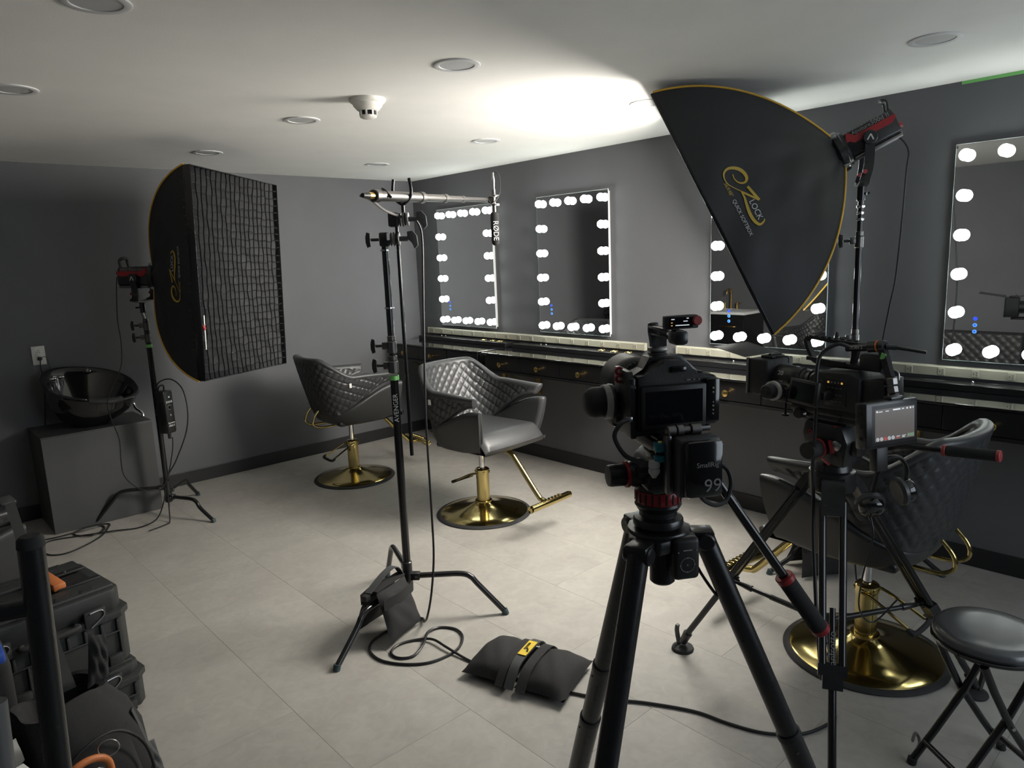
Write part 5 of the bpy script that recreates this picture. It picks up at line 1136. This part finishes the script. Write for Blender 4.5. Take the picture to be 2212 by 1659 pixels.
# ================================================================ equipment cart at the lower left edge
t = thing('equipment_cart', 'black tube cart close to the viewer at the lower left edge', 'cart', (-4.03, -4.6, 0)); O = Vector((-4.03, -4.6, 0))
G().tube([Vector((-3.980, -4.742, 1.338))-O, Vector((-3.984, -4.739, 1.2))-O, Vector((-3.994, -4.729, .85))-O, Vector((-4.012, -4.713, .26))-O], .0158, 20, 3).out('upright_post', 'black_metal', t)
G().cyl(Vector((-3.980, -4.742, 1.33))-O, Vector((-3.9797, -4.7422, 1.349))-O, .0168, .0158, n=24, bev=.004).out('post_cap', 'rubber', t)
G().tube([Vector((-3.983, -4.740, 1.250))-O, Vector((-4.15, -4.66, 1.240))-O, Vector((-4.31, -4.62, 1.232))-O], .0125, 16, 2).out('cross_bar', 'black_metal', t)
G().tube([Vector((-4.31, -4.62, 1.33))-O, Vector((-4.315, -4.62, .85))-O, Vector((-4.315, -4.63, .26))-O], .0195, 16, 2).out('upright_post', 'black_metal', t)
dk = G(); dk.box(Vector((-4.155, -3.95, .245))-O, (.33, 1.66, .03), bev=.004); dk.out('deck', 'black_soft', t)
for x, y in ((-4.06, -4.66), (-4.27, -4.66), (-4.06, -3.25), (-4.27, -3.25)):
    w1 = G().lathe([(.0001, -.02), (.09, -.02), (.10, -.012), (.10, .012), (.09, .02), (.0001, .02)], 28, Matrix.Translation(Vector((x, y, .1))-O) @ Rx).out('wheel', 'rubber', t)
    G().box(Vector((x, y, .19))-O, (.05, .06, .09), bev=.005).out('caster_fork', 'steel', w1)
tag(G().tube([(-4.052, -4.80, 1.168), (-4.065, -4.83, .95), (-4.09, -4.87, .70), (-4.10, -4.88, .02)], .016, 14, 3).out('grey_pole', 'mid_grey'), 'grey pole standing at the very lower left corner', 'pole')
t = thing('padded_blanket', 'black quilted blanket folded on the cart at the lower left', 'blanket', (-4.12, -3.66, .2605))
rows = []; nx, ny = 40, 70
for j in range(ny+1):
    v = j/ny; row = []
    for i in range(nx+1):
        u = i/nx; x = -.185+.37*u; y = -.55+1.05*v
        d1 = ((x*.6+y)/.05) % 1; d = min(d1, 1-d1)
        hgt = .12+.016*math.sin(4*u+3*v)-.006*math.exp(-(d/.12)**2)
        ed = min(u, 1-u, v*1.9, (1-v)*1.9); hgt *= sstep(0, .05, ed)
        row.append((x, y, hgt))
    rows.append(row)
G().grid(rows).out('quilted_cover', 'cloth_black', t, sm=60); G().box((0, -.02, .01), (.28, .96, .02), bev=.004).out('underside', 'cloth_black', t)
t = thing('gear_bag', 'boxy black bag with a blue top edge on the cart', 'bag', (-4.09, -3.27, .378))
G().box((0, 0, .10), (.34, .23, .2), bev=.03, seg=3).out('bag_body', 'cloth_black', t); G().box((0, 0, .20), (.32, .215, .045), bev=.014).out('blue_tray', 'blue', t); G().box((0, 0, .224), (.28, .175, .004)).out('tray_inside', 'black', t)
G().tube([(.06, -.12, .02), (.11, -.125, .03), (.13, -.12, .05)], .005, 8, 4).out('zip_pull', 'steel', t)
t = thing('paper_sheet', 'crumpled white note paper on the quilted blanket', 'paper', (-4.0, -3.585, .372))
rows = []
for j in range(9):
    rows.append([(-.11+.16*i/8, -.09+.16*j/8, .018+.02*math.sin(i*.9+j*.5)*.5+.03*max(0, i-6)*.3) for i in range(9)])
G().grid(rows).out('sheet', 'paper', t, sm=60)
for k, (x, y) in enumerate(((-.02, .03), (.0, .0), (-.03, -.03))): G().strap([(x, y, .034), (x+.03, y-.05, .036)], (1, .4, 0), .0015, .0006, 4).out('ink_line', 'print_grey', t)
tag(G().box((-4.0, -3.735, .402), (.12, .08, .012), (.1, 0, .3), bev=.002).out('card_box', 'paper'), 'small pale card at the bottom left beside the cart post', 'card')
# ================================================================ folding stool
t = thing('folding_stool', 'round black padded folding stool at the lower right', 'stool', (-1.694, -5.318, 0))
G().lathe([(.0001, .514), (.08, .5138), (.128, .5125), (.143, .508), (.152, .498), (.155, .486), (.150, .476)], 56).out('seat_pad', 'stool_vinyl', t)
G().lathe([(.152, .478), (.158, .474), (.158, .466), (.150, .460), (.0001, .458)], 56).out('seat_rim', 'black_gloss', t)
sd = Vector((.80, -.60, 0)).normalized(); sn = Vector((-sd.y, sd.x, 0))
for s, off in ((1, .105), (-1, .085)):
    for e in (-1, 1):
        lg = G().tube([sd*(-.10*s)+sn*off*e+Vector((0, 0, .455)), sd*(.0)+sn*off*e+Vector((0, 0, .25)), sd*(.165*s)+sn*off*e+Vector((0, 0, .012))], .0115, 14, 2).out('leg', 'black_tube', t)
        G().cyl(sd*(.163*s)+sn*off*e+Vector((0, 0, .02)), sd*(.167*s)+sn*off*e, .0145, n=14).out('foot_cap', 'rubber', lg)
    G().cyl(sd*(.125*s)+sn*off+Vector((0, 0, .075)), sd*(.125*s)-sn*off+Vector((0, 0, .075)), .009, n=12).out('cross_bar', 'black_tube', t)
for e in (-1, 1): G().cyl(sn*.08*e+Vector((0, 0, .25)), sn*.12*e+Vector((0, 0, .25)), .006, n=10).out('pivot_bolt', 'steel', t)
G().tube([sd*-.15+sn*.11+Vector((0, 0, .06)), sd*-.14+sn*.11+Vector((0, 0, .09)), sd*-.12+sn*.115+Vector((0, 0, .05)), sd*-.13+sn*.12+Vector((0, 0, .0))], .005, 8, 4).out('leg_strap', 'cable_grey', t)
# ================================================================ things behind the viewer, seen in the mirrors
t = thing('sink_unit', 'black sink cabinet with a white top seen reflected in the third mirror', 'sink', (-4.47, -.72, 0))
G().box((0, 0, .44), (.50, .90, .82), bev=.004).out('cabinet', 'vanity_black', t, sm=20); G().box((.012, 0, .868), (.53, .94, .034), bev=.006).out('worktop', 'counter_white', t)
G().lathe([(.20, .886), (.205, .89), (.195, .889), (.15, .80), (.0001, .79)], 40, Matrix.Diagonal((.9, 1.1, 1, 1))).out('basin', 'counter_white', t)
for y in (-.225, .225):
    d = G().box((.255, y, .56), (.016, .43, .46), bev=.003).out('door', 'vanity_black', t, sm=20); G().tube([(.265, y-.10, .70), (.285, y-.10, .70), (.285, y+.10, .70), (.265, y+.10, .70)], .006, 8, 2).out('bar_handle', 'brass', d)
fa = G().tube([(-.20, 0, .885), (-.20, 0, 1.08), (-.19, 0, 1.13), (-.15, 0, 1.155), (-.10, 0, 1.135), (-.085, 0, 1.09)], .012, 12, 5).out('tap_spout', 'brass', t)
for y in (-.09, .09):
    G().cyl((-.20, y, .885), (-.20, y, .97), .016, n=16).out('tap_valve', 'brass', fa); G().cyl((-.20, y, .96), (-.20, y*1.7, .968), .007, n=10).out('tap_lever', 'brass', fa)
t = thing('quilted_bench', 'long black quilted bench along the far side, seen only in the mirrors', 'bench', (-4.735, -3.42, 0))
def quilt_pad(nm, w2, h2, X, pitch=.09, amp=.012):
    rows = []; nx, ny = int(w2/.015), int(h2/.015)
    for j in range(ny+1):
        row = []
        for i in range(nx+1):
            x = -w2/2+w2*i/nx; y = h2*j/ny; d1 = ((x+y)/pitch) % 1; d2 = ((x-y)/pitch) % 1; d = min(d1, 1-d1, d2, 1-d2)
            row.append(X @ Vector((x, y, .035-amp*math.exp(-(d/.1)**2) if 0 < i < nx and 0 < j < ny else -.01)))
        rows.append(row)
    G().grid(rows).out(nm, 'leather', t, sm=60)
quilt_pad('back_cushion', 1.26, .40, Matrix(((0, 0, 1, .10), (1, 0, 0, 0), (0, 1, 0, .32), (0, 0, 0, 1))))
quilt_pad('seat_cushion', 1.26, .28, Matrix(((0, 1, 0, .08), (1, 0, 0, 0), (0, 0, 1, .32), (0, 0, 0, 1))))
G().box((.045, 0, .36), (.09, 1.26, .72), bev=.008).out('back_frame', 'black_soft', t); G().box((.2, 0, .16), (.34, 1.26, .30), bev=.008).out('seat_base', 'black_soft', t)
